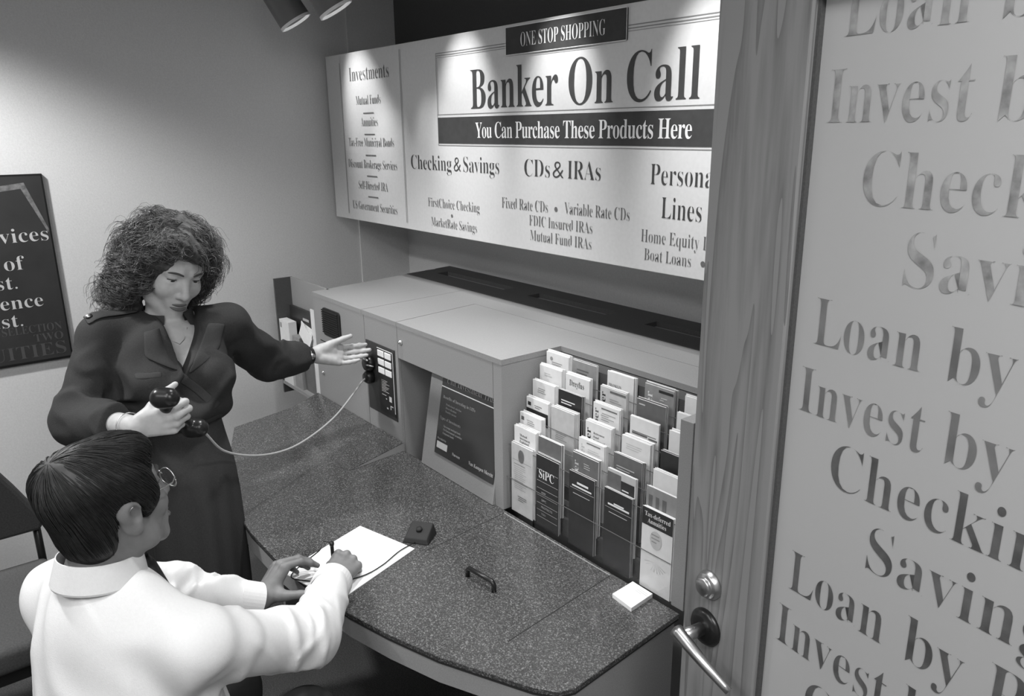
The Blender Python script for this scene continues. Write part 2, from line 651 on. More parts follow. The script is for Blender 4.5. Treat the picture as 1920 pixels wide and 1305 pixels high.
def outline(inset=0.0):
    c = Vector((-1.8, 1.15))
    out = []
    for x, y in front[1:-1]:
        p = Vector((x, y))
        d = (p - c).normalized()
        p = p - d * inset
        out.append((p.x, p.y))
    return [(front[0][0] - inset, 1.25)] + out + [(front[-1][0] + inset, 1.243)]


top_poly = [(x, y, CZ - 0.012) for x, y in outline()]
MB().prism(top_poly, (0, 0, 0.012)).build('countertop', 'granite', counter, bevel=0.0015)
MB().prism([(x, y, CZ - 0.018) for x, y in outline(0.002)], (0, 0, 0.006)).build('edge_strip', 'groove', counter)
# apron below the edge, following the curve
ap = MB()
o1, o2 = outline(0.004), outline(0.022)
for i in range(1, len(o1) - 2):
    a, b, c, d = o1[i], o1[i + 1], o2[i + 1], o2[i]
    ap.prism([(a[0], a[1], CZ - 0.068), (b[0], b[1], CZ - 0.068), (c[0], c[1], CZ - 0.068), (d[0], d[1], CZ - 0.068)], (0, 0, 0.05))
ap.build('apron', 'laminate', counter)
# right end panel and left pedestal down to the floor
MB().prism([(-0.976, 1.24, 0), (-0.948, 0.90, 0), (-0.966, 0.90, 0), (-0.994, 1.24, 0)], (0, 0, CZ - 0.018)).build('end_panel', 'laminate', counter)
MB().prism([(-2.60, 1.24, 0), (-2.52, 0.88, 0), (-2.50, 0.88, 0), (-2.58, 1.24, 0)], (0, 0, CZ - 0.018)).build('end_panel', 'laminate', counter)
MB().prism([(-2.75, 1.24, CZ - 0.06), (-2.72, 0.92, CZ - 0.06), (-2.70, 0.92, CZ - 0.06), (-2.73, 1.24, CZ - 0.06)], (0, 0, 0.042)).build('bracket', 'laminate', counter)
# raised sloping wing at the left under the telephone panel
wz = CZ + 0.0005
wv = [(-2.166, 1.02, wz), (-2.80, 1.02, wz), (-2.885, 1.243, wz + 0.03), (-2.192, 1.243, wz + 0.03), (-2.885, 1.243, wz), (-2.192, 1.243, wz)]
MB().add(wv, [(0, 3, 2, 1), (0, 5, 3), (1, 2, 4), (2, 3, 5, 4), (0, 1, 4, 5)]).build('sloping_wing', 'granite', counter)
MB().add([(-2.1645, 1.02, wz), (-2.1905, 1.243, wz), (-2.1905, 1.243, wz + 0.029), (-2.1645, 1.03, wz + 0.0008)], [(0, 1, 2, 3)]).build('wing_edge', 'laminate', counter)
# lift-out hatch: seams, handle
LA, LB, LC, LD = (Vector((-1.576, 0.942, 0)), Vector((-1.61, 1.235, 0)), Vector((-1.183, 1.24, 0)), Vector((-1.151, 0.96, 0)))
LA2 = LA + (LA - LB) * 0.45
LD2 = LD + (LD - LC) * 0.28


def strip(mb, a, b, w, z, h=0.0006):
    a, b = Vector(a), Vector(b)
    d = (b - a).normalized()
    n = Vector((-d.y, d.x, 0)) * w
    mb.obox(a - n / 2 + ZA * z, b - a, n, ZA * h)
    return mb


seam = MB()
strip(MB(), LA, LB, 0.0022, CZ).build('hatch_seam', 'groove', counter)
strip(MB(), LC, LD2, 0.0022, CZ).build('hatch_seam', 'groove', counter)
strip(MB(), LB, LC, 0.003, CZ).build('hatch_hinge_strip', 'laminate', counter)
hp0, hp1 = Vector((-1.408, 0.962, CZ)), Vector((-1.312, 0.972, CZ))
hpts = [hp0, hp0 + ZA * 0.018, hp0 + ZA * 0.025 + (hp1 - hp0) * 0.06, hp1 + ZA * 0.025 - (hp1 - hp0) * 0.06, hp1 + ZA * 0.018, hp1]
MB().tube(hpts, 0.0062, 12).build('hatch_handle', 'black', counter, smooth=True)

# ------------------------------------------------------------------ service console along the back wall
console = tag(empty('service_console', (-2.0, 1.6, 0)),
              'long grey laminate banking console under the big sign, with screen, telephone panel and leaflet rack', 'console')
TZ = 1.222
FY = 1.245
# carcass pieces
MB().box((-2.865, FY + 0.012, 0), (-2.202, 1.60, TZ - 0.016)).build('left_cabinet', 'laminate', console)
MB().box((-2.865, 1.60, 0), (-0.97, 2.0, TZ - 0.016)).build('rear_cabinet', 'laminate', console)
MB().box((-2.20, 1.40, 0), (-1.665, 1.60, TZ - 0.016)).build('screen_bay_back', 'laminate', console)
MB().box((-2.202, FY + 0.012, 0), (-1.665, 1.39, CZ - 0.07)).build('screen_bay_base', 'laminate', console)
# front panels with a narrow gap between them
MB().box((-2.865, FY, 0.0), (-2.438, FY + 0.012, TZ - 0.001)).build('front_panel', 'laminate', console, bevel=0.0012)
MB().box((-2.435, FY, 0.0), (-2.204, FY + 0.012, TZ - 0.001)).build('front_panel', 'laminate', console, bevel=0.0012)
MB().box((-2.2015, FY, 1.096), (-1.668, FY + 0.014, TZ - 0.001)).build('fascia_panel', 'laminate', console, bevel=0.0012)
MB().box((-2.2015, FY + 0.014, 1.10), (-1.668, 1.40, 1.115)).build('soffit_board', 'laminate', console)
MB().box((-1.666, FY, CZ), (-1.626, 1.60, TZ - 0.001)).build('side_panel', 'laminate', console, bevel=0.0012)
# top boards
tb = MB().prism([(-2.867, FY - 0.001, TZ - 0.016), (-2.452, FY - 0.001, TZ - 0.016), (-2.49, 1.735, TZ - 0.016), (-2.952, 1.735, TZ - 0.016)], (0, 0, 0.016))
tb.prism([(-2.449, FY - 0.001, TZ - 0.016), (-2.2055, FY - 0.001, TZ - 0.016), (-2.2555, 1.606, TZ - 0.016), (-2.2555, 1.735, TZ - 0.016), (-2.488, 1.735, TZ - 0.016)], (0, 0, 0.016))
tb.prism([(-2.2555, 1.609, TZ - 0.016), (-0.968, 1.609, TZ - 0.016), (-0.968, 1.735, TZ - 0.016), (-2.2555, 1.735, TZ - 0.016)], (0, 0, 0.016))
tb.prism([(-2.2025, FY - 0.001, TZ - 0.016), (-1.625, FY - 0.001, TZ - 0.016), (-1.625, 1.4665, TZ - 0.016), (-0.968, 1.4665, TZ - 0.016), (-0.968, 1.6065, TZ - 0.016), (-2.2525, 1.6065, TZ - 0.016)], (0, 0, 0.016))
tb.build('top_board', 'laminate', console)
# dark slotted strip at the back of the top
vs = MB()
vy0, vy1 = 1.737, 1.995
sl = [(-2.877, -2.39), (-2.24, -1.82), (-1.64, -1.22)]
sy0, sy1 = 1.845, 1.905
vs.prism([(-2.954, vy0, TZ - 0.03), (-0.97, vy0, TZ - 0.03), (-0.97, sy0, TZ - 0.03), (-2.968, sy0, TZ - 0.03)], (0, 0, 0.031))
vs.prism([(-2.98, sy1, TZ - 0.03), (-0.97, sy1, TZ - 0.03), (-0.97, vy1, TZ - 0.03), (-2.995, vy1, TZ - 0.03)], (0, 0, 0.031))
xs_ = [-2.972] + [v for s in sl for v in s] + [-0.97]
for i in range(0, len(xs_), 2):
    vs.box((xs_[i], sy0, TZ - 0.03), (xs_[i + 1], sy1, TZ + 0.001))
vs.build('vent_strip', 'laminate_dark', console)
# speaker grille
gx0, gx1, gz0, gz1 = -2.772, -2.625, 1.066, 1.176
gr = MB()
pts = []
rad = 0.014
for cx, cz, a0 in ((gx1 - rad, gz1 - rad, 0), (gx0 + rad, gz1 - rad, 90), (gx0 + rad, gz0 + rad, 180), (gx1 - rad, gz0 + rad, 270)):
    for k in range(6):
        a = math.radians(a0 + 18 * k)
        pts.append((cx + rad * math.cos(a), FY - 0.006, cz + rad * math.sin(a)))
gr.prism(pts, (0, 0.006, 0))
for k in range(11):
    z = gz0 + 0.010 + k * 0.0088
    gr.box((gx0 - 0.002, FY - 0.0095, z), (gx1 - 0.012, FY - 0.006, z + 0.0045))
gr.build('speaker_grille', 'black_matte', console)
MB().box((-2.819, FY - 0.001, 1.031), (-2.655, FY, 1.0345)).build('card_slot', 'groove', console)
for lx, lz in ((-2.178, 1.157), (-2.814, 0.895)):
    MB().lathe((lx, FY, lz), (0, -1, 0), [(0.0004, 0), (0.0095, 0), (0.0095, 0.003), (0.007, 0.007), (0.004, 0.0075), (0.004, 0.009), (0.0004, 0.009)], 20).build('cam_lock', 'chrome', console, smooth=True)
# telephone panel
pan = MB().box((-2.425, FY - 0.004, 0.858), (-2.222, FY, 1.118)).build('telephone_panel', 'panel_dark', console, bevel=0.001)
MB().box((-2.338, FY - 0.006, 0.872), (-2.228, FY - 0.004, 1.107)).build('instruction_strip', 'black', pan)
fr = MB()
fr.box((-2.338, FY - 0.0068, 1.105), (-2.228, FY - 0.006, 1.1075)).box((-2.231, FY - 0.0068, 0.885), (-2.2285, FY - 0.006, 1.1075))
fr.build('strip_frame', 'white_print', pan)
for r in range(3):
    for c in range(2):
        kx, kz = -2.331 + c * 0.049, 1.0785 - r * 0.031
        MB().box((kx, FY - 0.010, kz), (kx + 0.043, FY - 0.006, kz + 0.0225)).build('key', 'key', pan, bevel=0.003)
il = Letters((1, 0, 0), (0, 0, 1), 0.0005)
for k in range(8):
    il.bar((-2.318, FY - 0.006, 0.992 - k * 0.0058), 0.03 + 0.04 * random.random(), 0.0018, 0)
il.bar((-2.268, FY - 0.006, 0.922), 0.018, 0.02)
il.bar((-2.318, FY - 0.006, 0.938), 0.03, 0.0022)
il.bar((-2.292, FY - 0.006, 0.925), 0.008, 0.004)
il.bar((-2.262, FY - 0.006, 0.905), 0.02, 0.0035)
il.bar((-2.262, FY - 0.006, 0.893), 0.005, 0.012)
il.bar((-2.288, FY - 0.006, 0.890), 0.01, 0.006)
il.build('lettering', 'grey_print', pan)
# handset hook and cord socket
hk = MB().lathe((-2.392, FY - 0.004, 1.035), (0, -1, 0), [(0.0005, 0), (0.028, 0), (0.031, 0.012), (0.022, 0.026), (0.0005, 0.026)], 28)
hk.lathe((-2.392, FY - 0.004, 0.985), (0, -1, 0), [(0.0005, 0), (0.024, 0), (0.024, 0.02), (0.016, 0.03), (0.0005, 0.03)], 28)
hk.build('handset_hook', 'black', pan, smooth=True)
MB().tube([(-2.40, FY - 0.03, 1.057), (-2.385, FY - 0.036, 1.06), (-2.365, FY - 0.03, 1.055)], 0.004, 8).tube([(-2.38, FY - 0.03, 1.036), (-2.36, FY - 0.034, 1.04), (-2.345, FY - 0.02, 1.036)], 0.003, 8).build('hook_tongue', 'chrome', pan, smooth=True)
# leaning monitor in the bay
mb_o = Vector((-2.066, 1.236, CZ + 0.001))
mup = Vector((0, 0.056, 0.309)).normalized()
mn = Vector((0, -mup.z, mup.y))
mon = MB().obox(mb_o - mn * 0.012, (0.398, 0, 0), mup * 0.375, mn * 0.012).build('monitor_bezel', 'laminate', console, bevel=0.001)


def mp(u, v, lift=0.0):
    return mb_o + XA * u + mup * v + mn * lift


scr = MB().obox(mp(0.072, 0.062), (0.318, 0, 0), mup * 0.30, mn * 0.003).build('screen', 'screen', mon)
MB().obox(mp(0.072, 0.285, 0.003), (0.318, 0, 0), mup * 0.003, mn * 0.0006).build('screen_rule', 'white_print', mon)
ms = Letters((1, 0, 0), tuple(mup), 0.0042)
ms.line('Unit Investment Trusts', mp(0.098, 0.302), 0.017, 0.275, offset=-0.004)
ms.line('Van Kampen Merritt', mp(0.262, 0.083), 0.011, 0.125, offset=-0.004)
ms.line('Nuveen', mp(0.172, 0.083), 0.009, 0.042, offset=-0.004)
ms.bar(mp(0.082, 0.083), 0.06, 0.022)
ms.build('lettering', 'grey_print', mon)
ms = Letters((1, 0, 0), tuple(mup), 0.0042)
ms.line('Benefits of Investing in UITs', mp(0.088, 0.250), 0.0095, 0.175, offset=-0.004)
for k, (w, s) in enumerate(((0.085, 'Professional selection'), (0.06, 'Diversification'), (0.062, 'Monthly income'))):
    ms.line(s, mp(0.108, 0.230 - k * 0.0115), 0.0065, w, offset=-0.004)
ms.line('Types of Investments', mp(0.083, 0.180), 0.0095, 0.115, offset=-0.004)
for k, (w, s) in enumerate(((0.095, 'Tax-exempt municipal bonds'), (0.105, 'US Government securities'), (0.062, 'Corporate bonds'))):
    ms.line(s, mp(0.108, 0.158 - k * 0.0115), 0.0065, w, offset=-0.004)
ms.line('Provided by', mp(0.082, 0.112), 0.0065, 0.05, offset=-0.004)
ms.build('lettering', 'screen_print', mon)
# right hand post and the rack
MB().box((-1.006, 1.262, CZ), (-0.97, 1.4665, 1.227)).build('end_post', 'laminate', console, bevel=0.0012)
RZ = [0.978, 1.028, 1.063, 1.104, 1.149, 1.189, 1.224]
RYY = [1.262, 1.272, 1.294, 1.318, 1.344, 1.368, 1.394]
LH = 0.214
rk = MB()
for r in range(7):
    z1 = (RZ[r + 1] - LH) if r < 6 else TZ - 0.05
    y0 = RYY[r] + 0.0195
    y1 = (RYY[r + 1] + 0.0195) if r < 6 else 1.4665
    if r == 6:
        z1 = TZ - 0.017
    rk.box((-1.624, y0, CZ + 0.001), (-1.0065, y1, z1 - 0.001))
rack = rk.build('rack_steps', 'laminate_dark', console)
for r in range(7):
    zb = RZ[r] - LH
    zt = RZ[r] - (0.062 if r else 0.11)
    yp = RYY[r] - 0.005
    MB().box((-1.622, yp - 0.0015, zb), (-1.008, yp, zt)).build('pocket_front', 'acrylic', rack)
    MB().box((-1.622, yp - 0.0018, zt), (-1.008, yp + 0.0002, zt + 0.0012)).build('pocket_rim', 'acrylic_edge', rack)
CX = [-1.5625, -1.4525, -1.316, -1.186, -1.0575]
# side pocket at the far left
MB().box((-3.236, FY + 0.065, 0.70), (-2.865, FY + 0.075, TZ)).build('side_pocket_back', 'laminate', console)
MB().box((-3.246, FY - 0.01, 0.70), (-3.236, FY + 0.075, TZ)).build('side_pocket_end', 'laminate_dark', console)
MB().box((-3.236, FY - 0.012, 0.745), (-2.867, FY + 0.065, 0.757)).build('side_pocket_shelf', 'laminate', console)
MB().box((-3.236, FY - 0.012, 0.757), (-2.867, FY - 0.009, 0.90)).build('side_pocket_front', 'acrylic', console)

# ------------------------------------------------------------------ the sign
SY = 1.62
sign = tag(empty('wall_sign', (-2.3, SY, 1.45)),
           'large white sign board with dark serif lettering hanging above the console', 'sign')
MB().box((-3.376, SY, 1.453), (-0.62, SY + 0.03, 2.158)).build('sign_panel', 'sign', sign, bevel=0.002)
MB().box((-3.30, SY + 0.03, 1.70), (-3.20, WY, 1.76)).build('wall_bracket', 'laminate_dark', sign)
MB().box((-1.10, SY + 0.03, 1.70), (-1.00, WY, 1.76)).build('wall_bracket', 'laminate_dark', sign)
U, W_ = (1, 0, 0), (0, 0, 1)


def P(x, z):
    return (x, SY, z)


band = MB().box((-2.477, SY - 0.0012, 1.792), (-0.80, SY, 1.883)).build('title_band', 'sign_band', sign)
Letters(U, W_, 0.0022).line('You Can Purchase These Products Here', P(-2.241, 1.812), 0.051, 0.938, offset=-0.003, spacing=0.95, res=4).build('lettering', 'white_print', band)
plate = MB().box((-2.061, SY - 0.006, 2.067), (-1.536, SY, 2.148))
plate = plate.build('title_plate', 'sign_band', sign, bevel=0.001)
Letters(U, W_, 0.0072).line('ONE STOP SHOPPING', P(-1.985, 2.087), 0.041, 0.37, offset=-0.012, res=4).build('lettering', 'white_print', plate)
fl = Letters(U, W_, 0.0075)
for a, b, c, d in ((-2.063, -1.534, 2.0655, 2.0675), (-2.063, -1.534, 2.1475, 2.1495)):
    fl.bar(P(a, c), b - a, d - c)
fl.bar(P(-2.063, 2.0655), 0.002, 0.084)
fl.bar(P(-1.536, 2.0655), 0.002, 0.084)
fl.build('plate_rule', 'white_print', plate)
Letters(U, W_, 0.0012).line('Banker On Call', P(-2.266, 1.908), 0.128, 0.98, offset=-0.006, res=5).build('title_lettering', 'sign_ink', sign)
ln = Letters(U, W_, 0.001)
for z in (2.094, 2.102):
    ln.bar(P(-2.479, z), 0.418, 0.0025)
    ln.bar(P(-1.535, z), 0.80, 0.0025)
ln.bar(P(-2.479, 2.088), 0.418, 0.0012)
ln.bar(P(-1.535, 2.088), 0.80, 0.0012)
ln.bar(P(-2.479, 1.784), 1.75, 0.0022)
ln.bar(P(-2.479, 1.892), 1.75, 0.0022)
ln.bar(P(-2.479, 1.784), 0.0022, 0.32)
ln.bar(P(-2.472, 1.893), 0.0015, 0.195)
for x in (-2.736, -2.728):
    ln.bar(P(x, 1.478), 0.0022, 0.66)
for x in (-3.245, -3.24):
    ln.bar(P(x, 1.478), 0.0018, 0.645)
ln.build('border_rule', 'sign_line', sign)


def heading(*lines):
    L = Letters(U, W_, 0.0012)
    for t, x, z, cap, w in lines:
        L.line(t, P(x, z), cap, w, use_serif=t != '&', offset=-0.014 if t != '&' else -0.016)
    return L.build('heading_lettering', 'sign_ink', sign)


def small(*lines):
    L = Letters(U, W_, 0.0012)
    for t, x0, x1, z, cap in lines:
        if t == '.':
            L.mb.add([(x0 + x1 * math.cos(k * math.pi / 6), SY - 0.0012, z + x1 * math.sin(k * math.pi / 6)) for k in range(12)], [tuple(range(12))])
        else:
            L.line(t, P(x0, z), cap, x1 - x0, offset=-0.014, res=2)
    return L.build('product_lettering', 'sign_soft', sign)


heading(('Checking', -2.680, 1.694, 0.054, 0.282), ('&', -2.383, 1.694, 0.052, 0.045), ('Savings', -2.322, 1.694, 0.054, 0.21))
heading(('CDs', -1.977, 1.693, 0.054, 0.125), ('&', -1.838, 1.693, 0.052, 0.05), ('IRAs', -1.77, 1.693, 0.054, 0.142))
heading(('Personal', -1.437, 1.692, 0.055, 0.228))
heading(('Lines', -1.394, 1.604, 0.057, 0.135), ('of Credit', -1.235, 1.604, 0.057, 0.21))
small(('FirstChoice Checking', -2.566, -2.229, 1.556, 0.034))
small(('.', -2.405, 0.006, 1.531, 0))
small(('MarketRate Savings', -2.548, -2.248, 1.483, 0.034))
small(('Fixed Rate CDs', -2.099, -1.861, 1.583, 0.036))
small(('.', -1.822, 0.0075, 1.597, 0))
small(('Variable Rate CDs', -1.782, -1.509, 1.586, 0.036))
small(('FDIC Insured IRAs', -1.953, -1.658, 1.536, 0.034))
small(('Mutual Fund IRAs', -1.949, -1.661, 1.488, 0.034))
small(('Home Equity Loans', -1.463, -1.158, 1.534, 0.035))
small(('Boat Loans', -1.449, -1.285, 1.484, 0.033))
small(('.', -1.246, 0.0075, 1.497, 0))
small(('Auto Loans', -1.21, -1.04, 1.484, 0.033))
i_ = Letters(U, W_, 0.0012)
i_.line('Investments', P(-3.158, 2.043), 0.055, 0.338, offset=-0.014)
i_.build('heading_lettering', 'sign_soft', sign)
for t, w, z in (('Mutual Funds', 0.212, 1.946), ('Annuities', 0.145, 1.858), ('Tax-Free Municipal Bonds', 0.392, 1.775),
                ('Discount Brokerage Services', 0.425, 1.684), ('Self-Directed IRA', 0.256, 1.594), ('US Government Securities', 0.393, 1.504)):
    i_ = Letters(U, W_, 0.0012)
    i_.line(t, P(-3.003, z), 0.036, w, offset=-0.014, align='C', res=2)
    i_.build('product_lettering', 'sign_soft', sign)
for z in (1.911, 1.825, 1.739, 1.652, 1.564):
    i_ = Letters(U, W_, 0.0012)
    i_.bar(P(-3.005, z - 0.003), 0.09, 0.005, align='C')
    i_.build('divider', 'sign_soft', sign)

# ------------------------------------------------------------------ track spotlights over the sign
TRY, TRZ = 1.30, 2.265
track = tag(MB().box((-3.35, TRY - 0.018, CEIL - 0.03), (-0.7, TRY + 0.018, CEIL)).build('lighting_track', 'lamp_can'),
            'dark lighting track on the ceiling in front of the sign', 'track')


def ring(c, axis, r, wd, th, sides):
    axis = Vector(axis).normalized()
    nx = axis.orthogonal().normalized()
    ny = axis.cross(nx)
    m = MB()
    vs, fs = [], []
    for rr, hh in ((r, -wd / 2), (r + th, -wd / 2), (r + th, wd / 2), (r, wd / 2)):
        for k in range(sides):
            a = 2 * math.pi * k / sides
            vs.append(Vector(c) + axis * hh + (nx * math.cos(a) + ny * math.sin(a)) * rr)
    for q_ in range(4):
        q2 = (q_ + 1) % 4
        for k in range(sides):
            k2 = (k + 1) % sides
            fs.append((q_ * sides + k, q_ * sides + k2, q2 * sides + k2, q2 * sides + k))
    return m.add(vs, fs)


HEADS = [(-2.975, (-2.81, SY, 1.655), 9, TRZ, 'nearest the left wall, its lower rim painted as lit'), (-2.635, (-2.47, SY, 1.655), 9, TRZ + 0.005, 'second along the track, only its rim showing'),
         (-3.20, (-3.03, SY, 1.90), 31, 2.455, 'pointing at the investments column of the sign'), (-2.30, (-2.30, SY, 1.90), 30, 2.44, 'pointing at the first letters of the sign title'),
         (-1.80, (-1.80, SY, 1.90), 30, 2.44, 'below the ceiling above the title plate of the sign'), (-1.25, (-1.25, SY, 1.90), 30, 2.44, 'pointing at the last word of the sign title')]
for hx, tg, pw, hz, w in HEADS:
    hd = tag(empty('track_spotlight', (hx, TRY, hz)), 'round track spotlight ' + w, 'spotlight', 'track spotlights over the sign')
    d = (Vector(tg) - Vector((hx, TRY, hz))).normalized()
    o = Vector((hx, TRY, hz)) - d * 0.02
    MB().lathe(o, d, [(0.0005, -0.13), (0.04, -0.125), (0.058, -0.10), (0.06, -0.02), (0.062, 0.045), (0.060, 0.046), (0.054, -0.03), (0.0005, -0.035)], 36).build('lamp_shade', 'lamp_can', hd, smooth=True, bevel=0.001)
    ring(o + d * 0.05, d, 0.0585, 0.010, 0.0045, 40).build('painted_lit_rim', 'painted_lit_rim', hd)  # added ring, its pale colour paints the lit crescent of the lip
    MB().lathe(o, d, [(0.0005, -0.033), (0.05, -0.031), (0.05, -0.027), (0.0005, -0.027)], 28).build('lamp_lens', 'lamp_glow', hd)
    MB().tube([o - d * 0.10, (hx, TRY, CEIL - 0.03)], 0.009, 10).build('stem', 'lamp_can', hd, smooth=True)
    add_light('SPOT', tuple(o + d * 0.0), tg, pw, 0.018, 40, 0.95, 'spotlight_lamp')

# ------------------------------------------------------------------ poster on the left wall
PX = WX + 0.018
poster = tag(empty('framed_poster', (WX, 0.1, 0.98)), 'dark framed poster with white serif lines on the wall at the left', 'poster')
MB().box((WX, -0.14, 0.978), (PX, 0.452, 1.697)).build('frame', 'black', poster, bevel=0.002)
MB().box((PX, -0.13, 0.988), (PX + 0.001, 0.446, 1.69)).build('sheet', 'poster', poster)
pl = Letters((0, 1, 0), (0, 0, 1), 0.0022)


def pt(y, z):
    return (PX, y, z)


for t, y1, z, cap in (('Services', 0.438, 1.449, 0.052), ('of', 0.345, 1.347, 0.052), ('Trust.', 0.308, 1.277, 0.05), ('Experience', 0.382, 1.200, 0.05), ('Trust.', 0.303, 1.132, 0.05)):
    pl.line(t, pt(y1, z), cap, None, offset=-0.010, align='R', xs=1.04)
pl.build('lettering', 'poster_print', poster)
ar = MB()
ar.prism([(PX + 0.001, -0.13, 1.585), (PX + 0.001, 0.375, 1.645), (PX + 0.001, 0.44, 1.478), (PX + 0.001, 0.444, 1.49), (PX + 0.001, 0.388, 1.667), (PX + 0.001, -0.13, 1.605)], (0.0006, 0, 0))
ar.build('picture_border', 'poster_grey', poster)
pd = Letters((0, 1, 0), (0, 0, 1), 0.0018)
pd.line('SELECTION', pt(0.43, 1.10), 0.03, 0.20, offset=-0.008, align='R')
pd.line('TWO', pt(0.43, 1.062), 0.03, 0.1, offset=-0.008, align='R')
pd.line('ANNUITIES', pt(0.432, 1.003), 0.05, 0.42, offset=-0.008, align='R')
pd.build('faint_lettering', 'poster_dim', poster)

# ------------------------------------------------------------------ soft bodies: blended distance fields turned into one skin
class Field:
    def __init__(self, lo, hi, h):
        self.lo = np.array(lo, float)
        self.h = h
        self.n = np.ceil((np.array(hi, float) - self.lo) / h).astype(int) + 1
        self.s = np.full(tuple(self.n), 0.2, np.float32)

    def block(self, lo, hi):
        a = np.clip(np.floor((np.array(lo) - self.lo) / self.h).astype(int), 0, self.n)
        b = np.clip(np.ceil((np.array(hi) - self.lo) / self.h).astype(int) + 1, 0, self.n)
        if np.any(b <= a):
            return None, None
        ax = [(self.lo[i] + self.h * np.arange(a[i], b[i])).astype(np.float32) for i in range(3)]
        g = np.meshgrid(*ax, indexing='ij', sparse=True)
        return (slice(a[0], b[0]), slice(a[1], b[1]), slice(a[2], b[2])), g

    def blend(self, sl, d, k, sub=False):
        a = self.s[sl]
        if sub:
            d = -d
            m = np.maximum(a, d)
            if k:
                e = np.maximum(k - np.abs(a - d), 0) / k
                m = m + e * e * k * 0.25
        else:
            m = np.minimum(a, d)
            if k:
                e = np.maximum(k - np.abs(a - d), 0) / k
                m = m - e * e * k * 0.25
        self.s[sl] = m

    def cone(self, a, b, ra, rb=None, k=0.015, sub=False):
        rb = ra if rb is None else rb
        a, b = np.array(a, float), np.array(b, float)
        m = max(ra, rb) + k + 4 * self.h
        sl, g = self.block(np.minimum(a, b) - m, np.maximum(a, b) + m)
        if sl is None:
            return self
        ab = b - a
        L = float(ab @ ab) + 1e-12
        px, py, pz = g[0] - a[0], g[1] - a[1], g[2] - a[2]
        t = np.clip((px * ab[0] + py * ab[1] + pz * ab[2]) / L, 0, 1)
        d = np.sqrt((px - t * ab[0]) ** 2 + (py - t * ab[1]) ** 2 + (pz - t * ab[2]) ** 2) - (ra + (rb - ra) * t)
        self.blend(sl, d.astype(np.float32), k, sub)
        return self

    def chain(self, pts, rr, k=0.01, sub=False):
        for i in range(len(pts) - 1):
            self.cone(pts[i], pts[i + 1], rr[i], rr[i + 1], k, sub)
        return self

    def ell(self, c, rad, R=None, k=0.015, sub=False):
        c, rad = np.array(c, float), np.array(rad, float)
        R = np.eye(3) if R is None else np.array(R, float)
        ext = np.sqrt((R ** 2) @ (rad ** 2))
        m = ext + k + 4 * self.h
        sl, g = self.block(c - m, c + m)
        if sl is None:
            return self
        px, py, pz = g[0] - c[0], g[1] - c[1], g[2] - c[2]
        k0 = 0
        k1 = 0
        for i in range(3):
            l = px * R[0, i] + py * R[1, i] + pz * R[2, i]
            k0 = k0 + (l / rad[i]) ** 2
            k1 = k1 + (l / rad[i] ** 2) ** 2
        k0 = np.sqrt(k0)
        d = k0 * (k0 - 1) / (np.sqrt(k1) + 1e-6)
        self.blend(sl, d.astype(np.float32), k, sub)
        return self

    def func(self, lo, hi, fn, k=0.004, sub=False):
        sl, g = self.block(lo, hi)
        if sl is not None:
            self.blend(sl, np.broadcast_to(fn(*g), self.s[sl].shape).astype(np.float32), k, sub)
        return self

    def warp(self, fn):
        """add a displacement to the whole field"""
        sl, g = self.block(self.lo, self.lo + self.h * self.n)
        self.s[sl] += np.broadcast_to(fn(*g), self.s[sl].shape).astype(np.float32)
        return self

    def mesh(self):
        s = self.s
        for ax in range(3):
            idx = [slice(None)] * 3
            for e in (0, -1):
                idx[ax] = e
                s[tuple(idx)] = 0.2
        ins = s < 0
        n = self.n
        c8 = [ins[i:n[0] - 1 + i, j:n[1] - 1 + j, k:n[2] - 1 + k] for i in (0, 1) for j in (0, 1) for k in (0, 1)]
        anyi = c8[0].copy()
        alli = c8[0].copy()
        for c in c8[1:]:
            anyi |= c
            alli &= c
        act = anyi & ~alli
        cells = np.argwhere(act)
        vid = np.full(act.shape, -1, np.int32)
        vid[act] = np.arange(len(cells))
        acc = np.zeros((len(cells), 3))
        cnt = np.zeros(len(cells))
        offs = [(i, j, k) for i in (0, 1) for j in (0, 1) for k in (0, 1)]
        val = {o: s[cells[:, 0] + o[0], cells[:, 1] + o[1], cells[:, 2] + o[2]].astype(float) for o in offs}
        for o in offs:
            for ax in range(3):
                if o[ax]:
                    continue
                p = list(o)
                p[ax] = 1
                p = tuple(p)
                va, vb = val[o], val[p]
                m = (va < 0) != (vb < 0)
                t = np.where(m, va / np.where(m, va - vb, 1), 0)
                q = np.tile(np.array(o, float), (len(cells), 1))
                q[:, ax] = t
                acc[m] += q[m]
                cnt[m] += 1
        verts = self.lo + (cells + acc / np.maximum(cnt, 1)[:, None]) * self.h
        faces = []
        for ax in range(3):
            b, c = (ax + 1) % 3, (ax + 2) % 3
            i0 = [slice(None)] * 3
            i1 = [slice(None)] * 3
            i0[ax] = slice(0, -1)
            i1[ax] = slice(1, None)
            x = ins[tuple(i0)] != ins[tuple(i1)]
            e = np.argwhere(x)
            ok = (e[:, b] > 0) & (e[:, c] > 0) & (e[:, b] < n[b] - 1) & (e[:, c] < n[c] - 1)
            e = e[ok]
            flip = ins[e[:, 0], e[:, 1], e[:, 2]]
            quad = []
            for db, dc in ((-1, -1), (0, -1), (0, 0), (-1, 0)):
                f = e.copy()
                f[:, b] += db
                f[:, c] += dc
                quad.append(vid[f[:, 0], f[:, 1], f[:, 2]])
            qd = np.stack(quad, 1)
            qd[~flip] = qd[~flip][:, ::-1]
            faces.append(qd)
        return verts, np.concatenate(faces)

